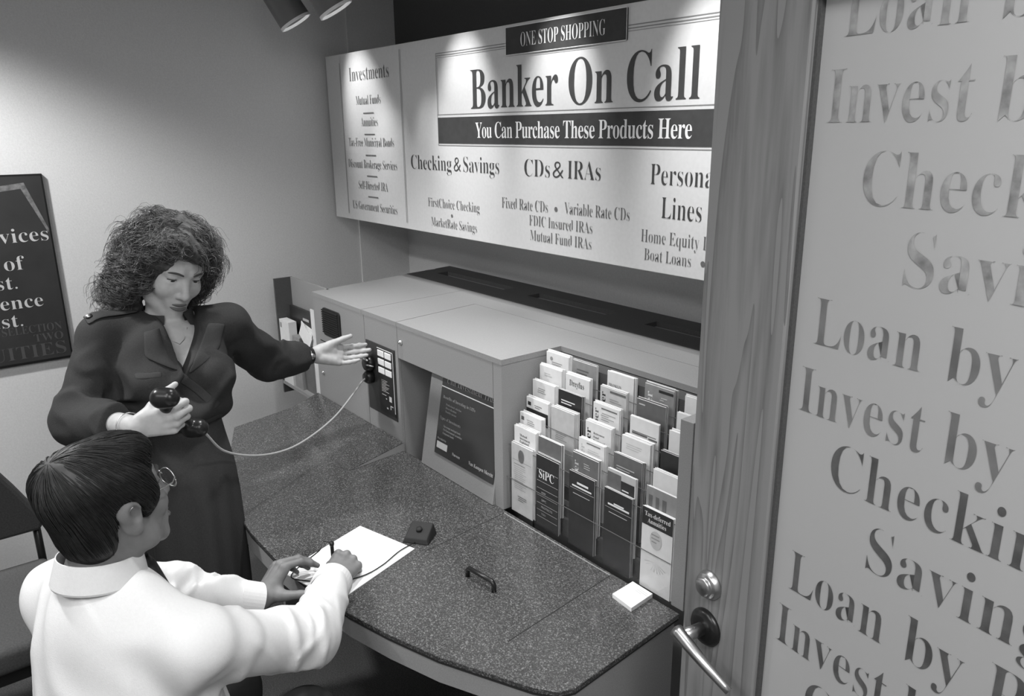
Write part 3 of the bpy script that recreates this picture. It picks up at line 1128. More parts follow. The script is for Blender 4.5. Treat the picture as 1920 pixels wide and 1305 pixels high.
    def build(self, name, mat, parent=None, relax=1, extra=None):
        v, f = self.mesh()
        for _ in range(relax):
            a = np.zeros_like(v)
            c = np.zeros(len(v))
            for i in range(4):
                for j in (1, 3):
                    np.add.at(a, f[:, i], v[f[:, (i + j) % 4]])
                    np.add.at(c, f[:, i], 1)
            v = 0.5 * v + 0.5 * a / np.maximum(c, 1)[:, None]
        me = bpy.data.meshes.new(name)
        me.vertices.add(len(v))
        me.vertices.foreach_set('co', v.astype(np.float32).ravel())
        me.loops.add(f.size)
        me.loops.foreach_set('vertex_index', f.astype(np.int32).ravel())
        me.polygons.add(len(f))
        me.polygons.foreach_set('loop_start', np.arange(0, f.size, 4, dtype=np.int32))
        me.polygons.foreach_set('loop_total', np.full(len(f), 4, np.int32))
        me.polygons.foreach_set('use_smooth', [True] * len(f))
        me.materials.append(MT[mat])
        me.update(calc_edges=True)
        me.validate()
        o = bpy.data.objects.new(name, me)
        COL.objects.link(o)
        attach(o, parent)
        return o


def nz(v):
    v = np.array(v, float)
    return v / np.linalg.norm(v)


def frame(fwd, up):
    """columns: person's right, forward, up"""
    f = nz(fwd)
    u = np.array(up, float)
    u = nz(u - f * (u @ f))
    return np.stack([np.cross(f, u), f, u], 1)


def rot(v, axis, ang):
    a = nz(axis)
    c, s = math.cos(ang), math.sin(ang)
    return v * c + np.cross(a, v) * s + a * (a @ v) * (1 - c)


def hand(F, W, d, back, thumb_side, curls, thumb, s=1.0, spread=0.05, k=0.006):
    """wrist W, finger direction d, back-of-hand normal, thumb side +1/-1 (sign of cross(back, d));
    curls: four (a, b, c) degree triples; thumb: (out, forward, palmward) direction weights and bend"""
    W = np.array(W, float)
    d = nz(d)
    back = nz(np.array(back, float) - d * (np.array(back, float) @ d))
    e2 = nz(np.cross(back, d)) * thumb_side
    pt_ = lambda x, y, z: W + s * (d * x + e2 * y + back * z)
    kn = [(0.090, 0.030, 0.0), (0.094, 0.010, 0.003), (0.089, -0.010, 0.001), (0.080, -0.028, -0.003)]
    # palm
    for (x, y, z), r in zip(kn, (0.0125, 0.0125, 0.012, 0.011)):
        F.cone(pt_(0.006, y * 0.55, -0.002), pt_(x - 0.004, y, z - 0.005), 0.0155 * s, r * s, k * 1.5)
    F.cone(pt_(0.02, 0.018, -0.010), pt_(0.060, 0.016, -0.010), 0.014 * s, 0.011 * s, k * 1.5)
    F.cone(pt_(0.02, -0.016, -0.010), pt_(0.062, -0.020, -0.010), 0.013 * s, 0.010 * s, k * 1.5)
    lens = [(0.043, 0.025, 0.021), (0.047, 0.029, 0.022), (0.043, 0.027, 0.021), (0.034, 0.020, 0.019)]
    rad = [(0.0095, 0.0086, 0.0078, 0.0066), (0.0097, 0.0088, 0.008, 0.0068), (0.0092, 0.0083, 0.0075, 0.0064), (0.0083, 0.0073, 0.0066, 0.0057)]
    tips = []
    for i in range(4):
        p = pt_(*kn[i])
        dd = nz(d + e2 * spread * (1.5 - i))
        ax = np.cross(dd, back)
        pts = [p]
        for j in range(3):
            dd = rot(dd, ax, -math.radians(curls[i][j]))
            p = p + dd * lens[i][j] * s
            pts.append(p)
        for j in range(3):
            F.cone(pts[j], pts[j + 1], rad[i][j] * s, rad[i][j + 1] * s, 0.004)
        for j in (1, 2):
            F.ell(pts[j], np.array((0.0097, 0.0097, 0.0097)) * s * (1.0 if i < 3 else 0.87), None, 0.003)
        tips.append(pts[-1])
    to, tf, tp, bend = thumb
    b0 = pt_(0.022, 0.020, -0.008)
    t1 = nz(e2 * to + d * tf - back * tp)
    p1 = b0 + t1 * 0.046 * s
    t2 = nz(t1 + d * bend - back * bend * 0.4)
    p2 = p1 + t2 * 0.033 * s
    t3 = nz(t2 + d * bend * 0.6 - back * bend * 0.2)
    p3 = p2 + t3 * 0.027 * s
    F.cone(b0, p1, 0.0165 * s, 0.0115 * s, k * 2)
    F.cone(pt_(0.05, 0.022, -0.004), b0 + t1 * 0.03 * s, 0.008 * s, 0.010 * s, k * 2)
    F.cone(p1, p2, 0.0112 * s, 0.0098 * s, 0.004)
    F.cone(p2, p3, 0.0098 * s, 0.0075 * s, 0.004)
    return tips, p3


def head(F, o, R, s=1.0, female=True, ears=True):
    o = np.array(o, float)
    p = lambda x, y, z: o + R @ (np.array((x, y, z)) * s)
    e = lambda c, r, k=0.012, sub=False, Q=None: F.ell(p(*c), np.array(r) * s, R if Q is None else R @ Q, k * s, sub)
    cn = lambda a, b, ra, rb, k=0.012, sub=False: F.cone(p(*a), p(*b), ra * s, rb * s, k * s, sub)
    e((0, -0.012, 0.045), (0.074, 0.094, 0.082))
    e((0, 0.028, -0.012), (0.063, 0.066, 0.088), 0.02)
    jw = 0.046 if female else 0.054
    for sx in (-1, 1):
        cn((sx * 0.056, -0.010, -0.030), (sx * jw, 0.018, -0.072), 0.016, 0.016, 0.02)
        cn((sx * jw, 0.018, -0.072), (sx * 0.010, 0.066, -0.101), 0.017, 0.014, 0.022)
        e((sx * 0.037, 0.058, -0.024), (0.025, 0.024, 0.024), 0.02)
        cn((sx * 0.014, 0.082, 0.033), (sx * 0.046, 0.066, 0.030), 0.011, 0.010, 0.014)
    e((0, 0.068, -0.100), (0.018, 0.017, 0.016), 0.014)
    e((0, 0.072, -0.062), (0.030, 0.022, 0.030), 0.016)
    for sx in (-1, 1):
        e((sx * 0.032, 0.094, 0.010), (0.017, 0.016, 0.012), 0.012, True)
    # nose
    cn((0, 0.085, 0.018), (0, 0.106, -0.024), 0.0075, 0.0105, 0.010)
    e((0, 0.106, -0.030), (0.011, 0.011, 0.0095), 0.006)
    for sx in (-1, 1):
        e((sx * 0.0125, 0.094, -0.033), (0.0075, 0.010, 0.0075), 0.006)
        e((sx * 0.006, 0.102, -0.0415), (0.0038, 0.0045, 0.004), 0.003, True)
        # lids over the eyeballs
        e((sx * 0.032, 0.0725, 0.0165), (0.0165, 0.013, 0.0072), 0.004)
        e((sx * 0.032, 0.0725, 0.0005), (0.0155, 0.0115, 0.005), 0.005)
    # slightly parted mouth
    cn((-0.018, 0.090, -0.0655), (0.018, 0.090, -0.0655), 0.003, 0.003, 0.004, True)
    cn((-0.010, 0.094, -0.0665), (0.010, 0.094, -0.0665), 0.0042, 0.0042, 0.004, True)
    if ears:
        for sx in (-1, 1):
            Q = np.array(((0.94, 0.34 * sx, 0), (-0.34 * sx, 0.94, 0), (0, 0, 1)))
            e((sx * 0.076, -0.012, -0.010), (0.007, 0.020, 0.032), 0.006, False, Q)
            e((sx * 0.0795, -0.014, 0.004), (0.0075, 0.0225, 0.021), 0.006, False, Q)
            e((sx * 0.086, -0.006, -0.004), (0.008, 0.010, 0.016), 0.005, True, Q)
            e((sx * 0.077, -0.006, -0.036), (0.006, 0.010, 0.010), 0.006, False, Q)
    return p


def face_parts(p, R, s, parent, brow_w=0.0022):
    for sx in (-1, 1):
        eye = MB()
        c = Vector(p(sx * 0.032, 0.0690, 0.0085))
        ax = Vector(R @ nz((0, 1, -0.35)))
        eye.lathe(c, ax, [(0.0001, -0.0125 * s)] + [(0.0125 * s * math.sin(a), -0.0125 * s * math.cos(a)) for a in np.linspace(0.2, math.pi - 0.5, 12)] + [(0.0001, 0.0111 * s)], 20)
        eye.build('eye', 'eye_white', parent, smooth=True)
        ir = MB().lathe(c, ax, [(0.0001, 0.010 * s), (0.0062 * s, 0.0110 * s), (0.005 * s, 0.0123 * s), (0.0001, 0.0131 * s)], 16)
        ir.build('iris', 'iris', parent, smooth=True)
        br = [p(sx * (0.014 + 0.036 * t), 0.0945 - 0.018 * t * t - 0.003 * t, 0.0305 + 0.0045 * math.sin(t * 3.0) - 0.002 * t * t) for t in np.linspace(0, 1, 8)]
        MB().tube(br, [brow_w * s * (0.7 + 0.6 * math.sin(math.pi * (0.15 + 0.8 * t))) for t in np.linspace(0, 1, 8)], 8).build('eyebrow', 'brow', parent, smooth=True)
        la = [p(sx * (0.018 + 0.028 * t), 0.0835 - 0.011 * (2 * t - 1) ** 2 + 0.001, 0.0098 + 0.0022 * math.sin(math.pi * t)) for t in np.linspace(0, 1, 8)]
        MB().tube(la, 0.0013 * s, 6).build('eyelashes', 'brow', parent, smooth=True)


def lips(p, s, parent):
    L = MB()
    for z0, zc, r in ((-0.0622, 0.002, 0.0038), (-0.0712, -0.0035, 0.0048)):
        pts = [p(x, 0.0955 - 22 * x * x, z0 + zc * (1 - (x / 0.024) ** 2) + (0.0004 if abs(x) < 0.004 else 0)) for x in np.linspace(-0.023, 0.023, 11)]
        rr = [r * s * max(0.25, math.sqrt(max(0.0, 1 - (x / 0.0245) ** 2))) for x in np.linspace(-0.023, 0.023, 11)]
        L.tube(pts, rr, 8)
    L.build('lips', 'lip', parent, smooth=True)


def lumps(x, y, z, seed, amp, f=28.0):
    r = random.Random(seed)
    w = 0
    for i in range(5):
        a, b, c = [r.uniform(-1, 1) for _ in range(3)]
        ph = r.uniform(0, 6.28)
        ff = f * r.uniform(0.6, 1.7)
        w = w + np.sin(ff * (a * x + b * y + c * z) + ph + 1.8 * np.sin(0.35 * ff * (b * x + c * y - a * z) + ph * 2))
    return amp * w / 5.0


def folds(x, y, z, seed, amp, f=28.0):
    """narrow raised cloth folds"""
    w = lumps(x, y, z, seed, 1.0, f)
    rdg = np.clip(1 - np.abs(w) / 0.38, 0, 1)
    return -amp * rdg * rdg * (3 - 2 * rdg) - 0.35 * amp * lumps(x, y, z, seed + 50, 1.0, f * 2.2)


def limb_folds(x, y, z, limbs):
    """slanting wrinkles that gather along a sleeve; limbs: (a, b, frequency, depth, centre, reach)"""
    w = 0
    for a, b, fq, am, ctr, rch in limbs:
        a, b = np.array(a, float), np.array(b, float)
        ax = nz(b - a)
        n1 = nz(np.cross(ax, (0.3, 0.2, 1)))
        n2 = np.cross(ax, n1)
        L = np.linalg.norm(b - a)
        px, py, pz = x - a[0], y - a[1], z - a[2]
        t = px * ax[0] + py * ax[1] + pz * ax[2]
        u = px * n1[0] + py * n1[1] + pz * n1[2]
        v = px * n2[0] + py * n2[1] + pz * n2[2]
        dd = np.sqrt(u * u + v * v)
        msk = np.clip(1.7 - dd / 0.065, 0, 1) * np.clip(1 - np.abs(t / L - ctr) / rch, 0, 1)
        sn = np.sin(fq * (t + 0.55 * u - 0.35 * v) + 2.2 * np.sin(31 * u + 17 * t) + 1.6 * np.sin(40 * v - 23 * t))
        r1 = np.clip(sn, 0, 1) ** 2
        w = w - msk * am * r1 * (0.55 + 0.45 * np.sin(55 * u - 38 * v + 20 * t))
    return w


def band_ring(name, mat, c, axis, r, wd, parent, th=0.0015, sides=28):
    """open band around a limb"""
    axis = Vector(axis).normalized()
    nx = axis.orthogonal().normalized()
    ny = axis.cross(nx)
    prof = [(r, -wd / 2), (r + th, -wd / 2), (r + th, wd / 2), (r, wd / 2)]
    vs, fs = [], []
    for q_, (rr, hh) in enumerate(prof):
        for k in range(sides):
            a = 2 * math.pi * k / sides
            vs.append(Vector(c) + axis * hh + (nx * math.cos(a) + ny * math.sin(a)) * rr)
    for q_ in range(4):
        q2 = (q_ + 1) % 4
        for k in range(sides):
            k2 = (k + 1) % sides
            fs.append((q_ * sides + k, q_ * sides + k2, q2 * sides + k2, q2 * sides + k))
    return MB().add(vs, fs).build(name, mat, parent, smooth=False)


def tilted_band(name, mat, c, axis, r0, r1, h, parent, th=0.004, open_=0.0, fw=None, bulge=0.006):
    axis = Vector(axis).normalized()
    fw = Vector(fw)
    nx = fw - axis * axis.dot(fw)
    nx.normalize()
    ny = axis.cross(nx)
    n = 84
    vs, fs = [], []
    rows = [(r0, 0), (r1, h), (r1 + th, h), (r0 + bulge + th, h * 0.08), (r0 + th, 0)]
    for rr, hh in rows:
        for k in range(n + 1):
            a = open_ + (2 * math.pi - 2 * open_) * k / n
            vs.append(Vector(c) + axis * hh + nx * (rr * 1.03 * math.cos(a)) + ny * (rr * math.sin(a)))
    m = n + 1
    for i in range(len(rows)):
        i2 = (i + 1) % len(rows)
        for k in range(n):
            fs.append((i * m + k, i * m + k + 1, i2 * m + k + 1, i2 * m + k))
    o = MB().add(vs, fs).build(name, mat, parent, smooth=False)
    return o


# ------------------------------------------------------------------ standing woman
woman = tag(empty('person', (-2.16, 0.50, 0)),
            'standing woman with curly hair in a dark wrap dress, holding a telephone handset', 'person')
wf = np.array((0.995, 0.103, 0.0))
WH = frame(np.array((0.995, 0.13, 0)) * math.cos(0.40) - np.array((0, 0, math.sin(0.40))), (0.0, 0.19, 1))
w_o = np.array((-2.262, 0.572, 1.472))
shR, shL = np.array((-2.285, 0.385, 1.305)), np.array((-2.262, 0.705, 1.290))
elR, elL = np.array((-2.200, 0.288, 1.115)), np.array((-2.352, 0.850, 1.132))
wrR, wrL = np.array((-1.916, 0.362, 1.160)), np.array((-2.398, 1.036, 1.103))
B = Field((-2.47, 0.20, 0.0), (-1.80, 1.26, 1.60), 0.003)
wp = head(B, w_o, WH, 1.0, True, True)
nb = np.array((-2.288, 0.546, 1.315))
B.cone(nb, wp(0, -0.022, -0.055), 0.052, 0.047, 0.03)
TB = frame((0.97, 0.1, -0.25), (0.25, 0, 1))
B.ell((-2.248, 0.540, 1.195), (0.135, 0.086, 0.140), TB, 0.02)
B.cone(shR, shL, 0.038, 0.038, 0.02)
B.cone(nb, shR, 0.040, 0.034, 0.02).cone(nb, shL, 0.040, 0.034, 0.02)
for sy in (-0.062, 0.062):
    B.ell((-2.165, 0.535 + sy, 1.195), (0.055, 0.055, 0.055), None, 0.03)
B.cone((-2.215, 0.52, 1.10), (-2.20, 0.51, 1.02), 0.088, 0.088, 0.03)
B.ell((-2.19, 0.505, 0.93), (0.095, 0.112, 0.12), None, 0.03)
for sy in (-0.062, 0.062):
    B.chain([(-2.18, 0.503 + sy * 0.7, 0.90), (-2.15, 0.495 + sy, 0.50), (-2.17, 0.49 + sy * 0.9, 0.10)], [0.070, 0.050, 0.032], 0.02)
    B.chain([(-2.17, 0.49 + sy * 0.9, 0.10), (-2.12, 0.49 + sy, 0.045), (-2.03, 0.495 + sy, 0.022)], [0.03, 0.026, 0.018], 0.015)
for a, b, c in ((shR, elR, wrR), (shL, elL, wrL)):
    B.cone(a, b, 0.046, 0.036, 0.02).cone(b, c, 0.037, 0.0245, 0.015)
# her left hand, palm turned out towards the telephone panel
hand(B, wrL, (0.06, 0.95, -0.20), (-0.80, 0.10, -0.50), -1, [(14, 12, 6), (20, 12, 8), (26, 14, 8), (34, 16, 10)], (0.42, 0.85, 0.30, 0.22), 1.02, 0.03)
# her right hand around the handset
hd_d = nz((0.42, 0.88, 0.10))
hand(B, wrR, hd_d, (0.80, -0.45, -0.05), 1, [(58, 80, 45), (62, 84, 48), (66, 86, 50), (72, 86, 50)], (0.60, 0.62, 0.62, 0.35), 0.98, 0.0)
B.build('body', 'skin', woman, relax=1)
face_parts(wp, WH, 1.0, woman)
lips(wp, 1.0, woman)

# dress: bodice and sleeves
Dr = Field((-2.50, 0.15, 0.98), (-1.90, 1.05, 1.42), 0.0045)
Dr.ell((-2.240, 0.538, 1.195), (0.160, 0.105, 0.160), TB, 0.03)
for sy in (-0.07, 0.07):
    Dr.ell((-2.150, 0.535 + sy, 1.185), (0.066, 0.066, 0.066), None, 0.04)
Dr.cone(shR + (0, -0.004, 0.0), shL + (0, 0.004, 0), 0.054, 0.054, 0.03)
Dr.cone(nb + (0, 0, -0.02), shR + (0, -0.01, 0.002), 0.054, 0.054, 0.03).cone(nb + (0, 0, -0.02), shL + (0, 0.01, 0.002), 0.054, 0.054, 0.03)
Dr.ell((-2.205, 0.515, 1.095), (0.135, 0.158, 0.055), None, 0.04)
cuR, cuL = elR + (wrR - elR) * 0.62, elL + (wrL - elL) * 0.66
elRo = elR + np.array((-0.004, -0.004, -0.006))
Dr.cone(shR + (0.0, -0.006, 0), elRo, 0.060, 0.065, 0.02)
Dr.cone(elRo, cuR, 0.058, 0.043, 0.02)
Dr.cone(shL + (0, 0.006, 0), elL + (0, 0, -0.006), 0.058, 0.054, 0.02)
Dr.cone(elL + (0, 0, -0.006), cuL, 0.053, 0.043, 0.02)
Dr.warp(lambda x, y, z: folds(x, y, z, 3, 0.0115, 26.0) * np.clip((1.33 - z) * 8, 0.1, 1))
Dr.warp(lambda x, y, z: limb_folds(x, y, z, [(elRo, cuR, 95.0, 0.009, 0.35, 0.8), (elL, cuL, 90.0, 0.010, 0.45, 0.9), (shR, elRo, 60.0, 0.008, 0.75, 0.7), (shL, elL, 60.0, 0.008, 0.7, 0.7)]))
# V neckline opening and the hole for the neck
def vneck(x, y, z):
    c0 = 0.548 - 0.18 * (1.30 - z)
    u = np.where(y < c0, (c0 - y) * 1.55, y - c0)
    wdt = 0.060 * np.clip((z - 1.205) / 0.125, 0, 1.3) - 0.001
    return np.maximum(u - wdt, -(x + 2.285))
Dr.func((-2.32, 0.42, 1.19), (-2.0, 0.68, 1.43), vneck, 0.004, True)
Dr.cone(nb + (0, 0, 0.0), nb + (0.02, 0.01, 0.10), 0.049, 0.062, 0.006, True)
Dr.func(cuL - 0.1, cuL + 0.1, lambda x, y, z: -((x - cuL[0]) * nz(wrL - elL)[0] + (y - cuL[1]) * nz(wrL - elL)[1] + (z - cuL[2]) * nz(wrL - elL)[2] - 0.012), 0.003, True)
Dr.func(cuR - 0.1, cuR + 0.1, lambda x, y, z: -((x - cuR[0]) * nz(wrR - elR)[0] + (y - cuR[1]) * nz(wrR - elR)[1] + (z - cuR[2]) * nz(wrR - elR)[2] - 0.012), 0.003, True)
Dr.build('dress_bodice', 'dress', woman, relax=2)
# skirt with soft pleats
sk = MB()
NS, NR = 96, 26
vs_, fs_ = [], []
for r in range(NR):
    t = r / (NR - 1)
    z = 1.085 - 0.60 * t
    cx = -2.205 + 0.070 * t + 0.02 * math.sin(t * 3)
    cy = 0.512 - 0.010 * t
    prof = (0.112, 0.128) if t < 0.001 else None
    ra = 0.108 + 0.042 * min(1, t * 4) + 0.030 * t
    rb = 0.122 + 0.018 * min(1, t * 4) - 0.004 * t
    for k in range(NS):
        a = 2 * math.pi * k / NS
        pl_ = 0.010 * min(1, t * 2.5) * (math.sin(7 * a + 1.3) * 0.6 + 0.4 * math.sin(13 * a + 2.4 * t))
        z2 = z + (0.02 * math.sin(a * 2 + 1) if r == NR - 1 else 0)
        vs_.append((cx + (ra + pl_) * math.cos(a), cy + (rb + pl_) * math.sin(a), z2))
for r in range(NR - 1):
    for k in range(NS):
        k2 = (k + 1) % NS
        fs_.append((r * NS + k, r * NS + k2, (r + 1) * NS + k2, (r + 1) * NS + k))
fs_.append(tuple(range(NS)))
sk.add(vs_, fs_)
so = sk.build('skirt', 'dress', woman, smooth=True)
md = so.modifiers.new('cloth', 'SOLIDIFY')
md.thickness = 0.004
blt = MB()
vs_, fs_ = [], []
for r, (z, dr) in enumerate(((1.062, 0.006), (1.066, 0.012), (1.094, 0.012), (1.098, 0.006))):
    for k in range(NS):
        a = 2 * math.pi * k / NS
        vs_.append((-2.203 + (0.118 + dr) * math.cos(a), 0.512 + (0.130 + dr) * math.sin(a), z))
for r in range(3):
    for k in range(NS):
        k2 = (k + 1) % NS
        fs_.append((r * NS + k, r * NS + k2, (r + 1) * NS + k2, (r + 1) * NS + k))
blt.add(vs_, fs_).build('belt', 'dress', woman, smooth=True)


def surf_patch(name, mat, pts, parent, th=0.004):
    """thin cloth panel given as rows of points"""
    n, m = len(pts), len(pts[0])
    v = [Vector(p) for row in pts for p in row]
    f = [(i * m + j, i * m + j + 1, (i + 1) * m + j + 1, (i + 1) * m + j) for i in range(n - 1) for j in range(m - 1)]
    o = MB().add(v, f).build(name, mat, parent, smooth=True)
    md = o.modifiers.new('cloth', 'SOLIDIFY')
    md.thickness = th
    md.offset = 1
    s2 = o.modifiers.new('soft', 'SUBSURF')
    s2.levels = 1
    s2.render_levels = 1
    return o


dg = bpy.context.evaluated_depsgraph_get()
from mathutils.bvhtree import BVHTree


def bvh_of(o):
    me = o.data
    return BVHTree.FromPolygons([v.co[:] for v in me.vertices], [p.vertices[:] for p in me.polygons])


bod = bvh_of([c for c in woman.children if c.name.startswith('dress_bodice')][0])


def on_cloth(tree, p, d, lift):
    """drop a point onto the cloth along direction d"""
    p, d = Vector(p), Vector(d).normalized()
    h = tree.ray_cast(p - d * 0.3, d, 0.6)
    if h[0] is None:
        h2 = tree.find_nearest(p)
        return h2[0] + h2[1] * lift
    return h[0] - d * lift


# lapels either side of the V, epaulette with a brass button, pocket flap
def draped(name, mat, corners, d, nu, nv, lift, th=0.0035):
    a, b, c, e = [np.array(v, float) for v in corners]
    rows = []
    for i in range(nu):
        u = i / (nu - 1)
        row = []
        for j in range(nv):
            v = j / (nv - 1)
            p_ = (a * (1 - v) + b * v) * (1 - u) + (e * (1 - v) + c * v) * u
            row.append(on_cloth(bod, p_, d, lift))
        rows.append(row)
    return surf_patch(name, mat, rows, woman, th)


fd = (-1, 0.25, -0.12)
draped('lapel', 'dress_light', [(-2.1, 0.503, 1.345), (-2.1, 0.440, 1.335), (-2.1, 0.435, 1.272), (-2.1, 0.530, 1.212)], fd, 7, 5, 0.004)
draped('lapel', 'dress_light', [(-2.1, 0.612, 1.335), (-2.1, 0.660, 1.320), (-2.1, 0.640, 1.262), (-2.1, 0.536, 1.205)], fd, 7, 5, 0.004)
draped('wrap_edge', 'dress_light', [(-2.1, 0.524, 1.222), (-2.1, 0.505, 1.205), (-2.1, 0.600, 1.095), (-2.1, 0.620, 1.110)], fd, 9, 3, 0.002, 0.003)
draped('epaulette', 'dress_light', [(-2.262, 0.475, 1.4), (-2.318, 0.470, 1.4), (-2.312, 0.342, 1.4), (-2.245, 0.342, 1.4)], (0, 0.0, -1), 7, 4, 0.004)
draped('pocket_flap', 'dress_light', [(-2.1, 0.405, 1.238), (-2.1, 0.475, 1.232), (-2.1, 0.475, 1.216), (-2.1, 0.405, 1.222)], fd, 3, 5, 0.002, 0.003)
bt = on_cloth(bod, (-2.272, 0.352, 1.4), (0, 0, -1), 0.006)
MB().lathe(bt, (0.25, -0.25, 1), [(0.0003, 0), (0.0095, 0), (0.009, 0.003), (0.005, 0.0055), (0.0003, 0.006)], 20).build('epaulette_button', 'brushed', woman, smooth=True)
tilted_band('collar', 'dress_light', tuple(nb + (-0.004, 0.002, 0.004)), (0.12, 0.02, 1), 0.074, 0.061, 0.040, woman, 0.003, 0.42, wf, 0.016)
# jewellery
band_ring('watch_strap', 'black', tuple(elL + (wrL - elL) * 0.85), tuple(wrL - elL), 0.0290, 0.011, woman)
MB().lathe(tuple(elL + (wrL - elL) * 0.85 + np.array((0.029, 0.0, 0.004))), (1, 0, 0.15), [(0.0003, 0), (0.010, 0), (0.010, 0.004), (0.0003, 0.005)], 18).build('watch_case', 'brushed', woman, smooth=True)
bc = elR + (wrR - elR) * 0.86
bx_ = nz(wrR - elR)
bn1 = nz(np.cross(bx_, (0, 0, 1)))
bn2 = np.cross(bx_, bn1)
bpts = []
for k in range(25):
    a = 2 * math.pi * k / 24
    low = max(0, math.cos(a))
    dwn = bn2 if bn2[2] < 0 else -bn2
    bpts.append(bc + (dwn * math.cos(a) + bn1 * math.sin(a)) * (0.0315 + 0.014 * low) + bx_ * 0.014 * low)
MB().tube(bpts, 0.0014, 6).build('bracelet', 'brushed', woman, smooth=True)
MB().tube([wp(-0.05, -0.01, -0.125), wp(-0.035, 0.035, -0.16)] + [on_cloth(bvh_of([c for c in woman.children if c.name.startswith('body')][0]), (-2.05, y, z), (-1, 0, 0), 0.001) for y, z in ((0.515, 1.315), (0.53, 1.29), (0.545, 1.28), (0.56, 1.29), (0.578, 1.315))] + [wp(0.035, 0.035, -0.16), wp(0.05, -0.01, -0.125)], 0.0009, 6).build('necklace', 'brushed', woman, smooth=True)
for sy in (-0.062, 0.062):
    S_ = Field((-2.26, 0.40, 0.0), (-1.95, 0.62, 0.12), 0.004)
    S_.cone((-2.19, 0.49 + sy * 0.9, 0.065), (-2.10, 0.493 + sy, 0.045), 0.036, 0.036, 0.01).cone((-2.10, 0.493 + sy, 0.040), (-2.01, 0.495 + sy, 0.026), 0.038, 0.024, 0.01)
    S_.cone((-2.205, 0.49 + sy * 0.9, 0.05), (-2.21, 0.49 + sy * 0.9, 0.014), 0.016, 0.012, 0.01)
    S_.build('shoe', 'shoe', woman)
# curly hair: soft mass plus locks
Hr = Field(w_o - 0.26, w_o + 0.24, 0.004)
he = lambda c, r, k=0.025, sub=False: Hr.ell(wp(*c), r, WH, k, sub)
he((0, -0.025, 0.062), (0.096, 0.112, 0.092))
he((0, 0.045, 0.098), (0.070, 0.050, 0.034))
for sx in (-1, 1):
    he((sx * 0.078, -0.030, 0.02), (0.043, 0.076, 0.083))
    he((sx * 0.088, -0.045, -0.045), (0.044, 0.063, 0.075))
    he((sx * 0.082, -0.06, -0.105), (0.045, 0.055, 0.060))
he((0, -0.085, -0.05), (0.08, 0.05, 0.10))
for sx in (-1, 1):
    he((sx * 0.074, -0.045, -0.135), (0.040, 0.050, 0.055))
he((0.0, 0.112, -0.03), (0.062, 0.075, 0.098), 0.02, True)
he((-0.0, 0.05, -0.13), (0.052, 0.09, 0.075), 0.02, True)
Hr.warp(lambda x, y, z: lumps(x, y, z, 11, 0.011, 80.0) + lumps(x, y, z, 5, 0.010, 45.0))
hair = Hr.build('hair', 'hair_curly', woman, relax=1)
# wavy strands gathered in clumps, rooted on the mass
ht = bvh_of(hair)
lk = MB()
rr_ = random.Random(21)
clumps = []
for _ in range(190):
    th, ph = rr_.uniform(0, 2 * math.pi), math.acos(rr_.uniform(-0.85, 1))
    clumps.append((np.array((math.sin(ph) * math.cos(th), math.sin(ph) * math.sin(th), math.cos(ph))), rr_.uniform(0, 6.28), rr_.uniform(0.8, 1.7) * 2 * math.pi,
                   rr_.uniform(0.008, 0.016), rr_.uniform(0.05, 0.10), rr_.uniform(-0.35, 0.35)))
cdir = np.array([c[0] for c in clumps])
count = 0
inv = WH.T
while count < 3600:
    th, ph = rr_.uniform(0, 2 * math.pi), math.acos(rr_.uniform(-0.8, 1))
    dv = np.array((math.sin(ph) * math.cos(th), math.sin(ph) * math.sin(th), math.cos(ph)))
    hit = ht.ray_cast(Vector(w_o + WH @ (dv * 0.3 + np.array((0, -0.02, 0.0)))), Vector(-(WH @ dv)), 0.4)
    if hit[0] is None:
        continue
    lc = inv @ (np.array(hit[0]) - w_o)
    if lc[1] > 0.052 and lc[2] < 0.066:
        continue
    if np.linalg.norm(lc - np.array((0, -0.02, 0.03))) < 0.075:
        continue
    count += 1
    _, ph0, tw, am, L, yaw = clumps[int(np.argmax(cdir @ dv))]
    nrm = np.array(hit[1])
    low = lc[2] < 0.08
    dn = -WH[:, 2] * (0.9 if low else 0.25) + WH[:, 0] * (np.sign(lc[0]) * 0.6 + yaw) - WH[:, 1] * (0.30 if low else -0.15)
    dn = nz(dn - nrm * (dn @ nrm) * 0.8)
    sd_ = nz(np.cross(nrm, dn))
    frizz = rr_.random() < 0.12
    L = L * rr_.uniform(0.8, 1.15)
    am = am * (rr_.uniform(1.1, 1.7) if frizz else 1.0)
    ph1 = ph0 + rr_.uniform(-0.5, 0.5) * (3 if frizz else 1)
    w0 = rr_.uniform(0.0006, 0.0011)
    base = np.array(hit[0]) - nrm * 0.003
    pts_ = []
    for i in range(13):
        t = i / 12
        pts_.append(base + dn * L * t + nrm * (0.009 * math.sin(math.pi * t) - (0.004 if frizz or lc[1] > 0.03 else 0.014) * t * t) + (sd_ * math.cos(tw * t + ph1) + nrm * math.sin(tw * t + ph1) * 0.7) * am * min(1, 3 * t))
    lk.tube(pts_, [w0 * (1 - 0.6 * i / 12) for i in range(13)], 3, cap=False)
lk.build('hair_curls', 'hair_lock', woman, smooth=True)

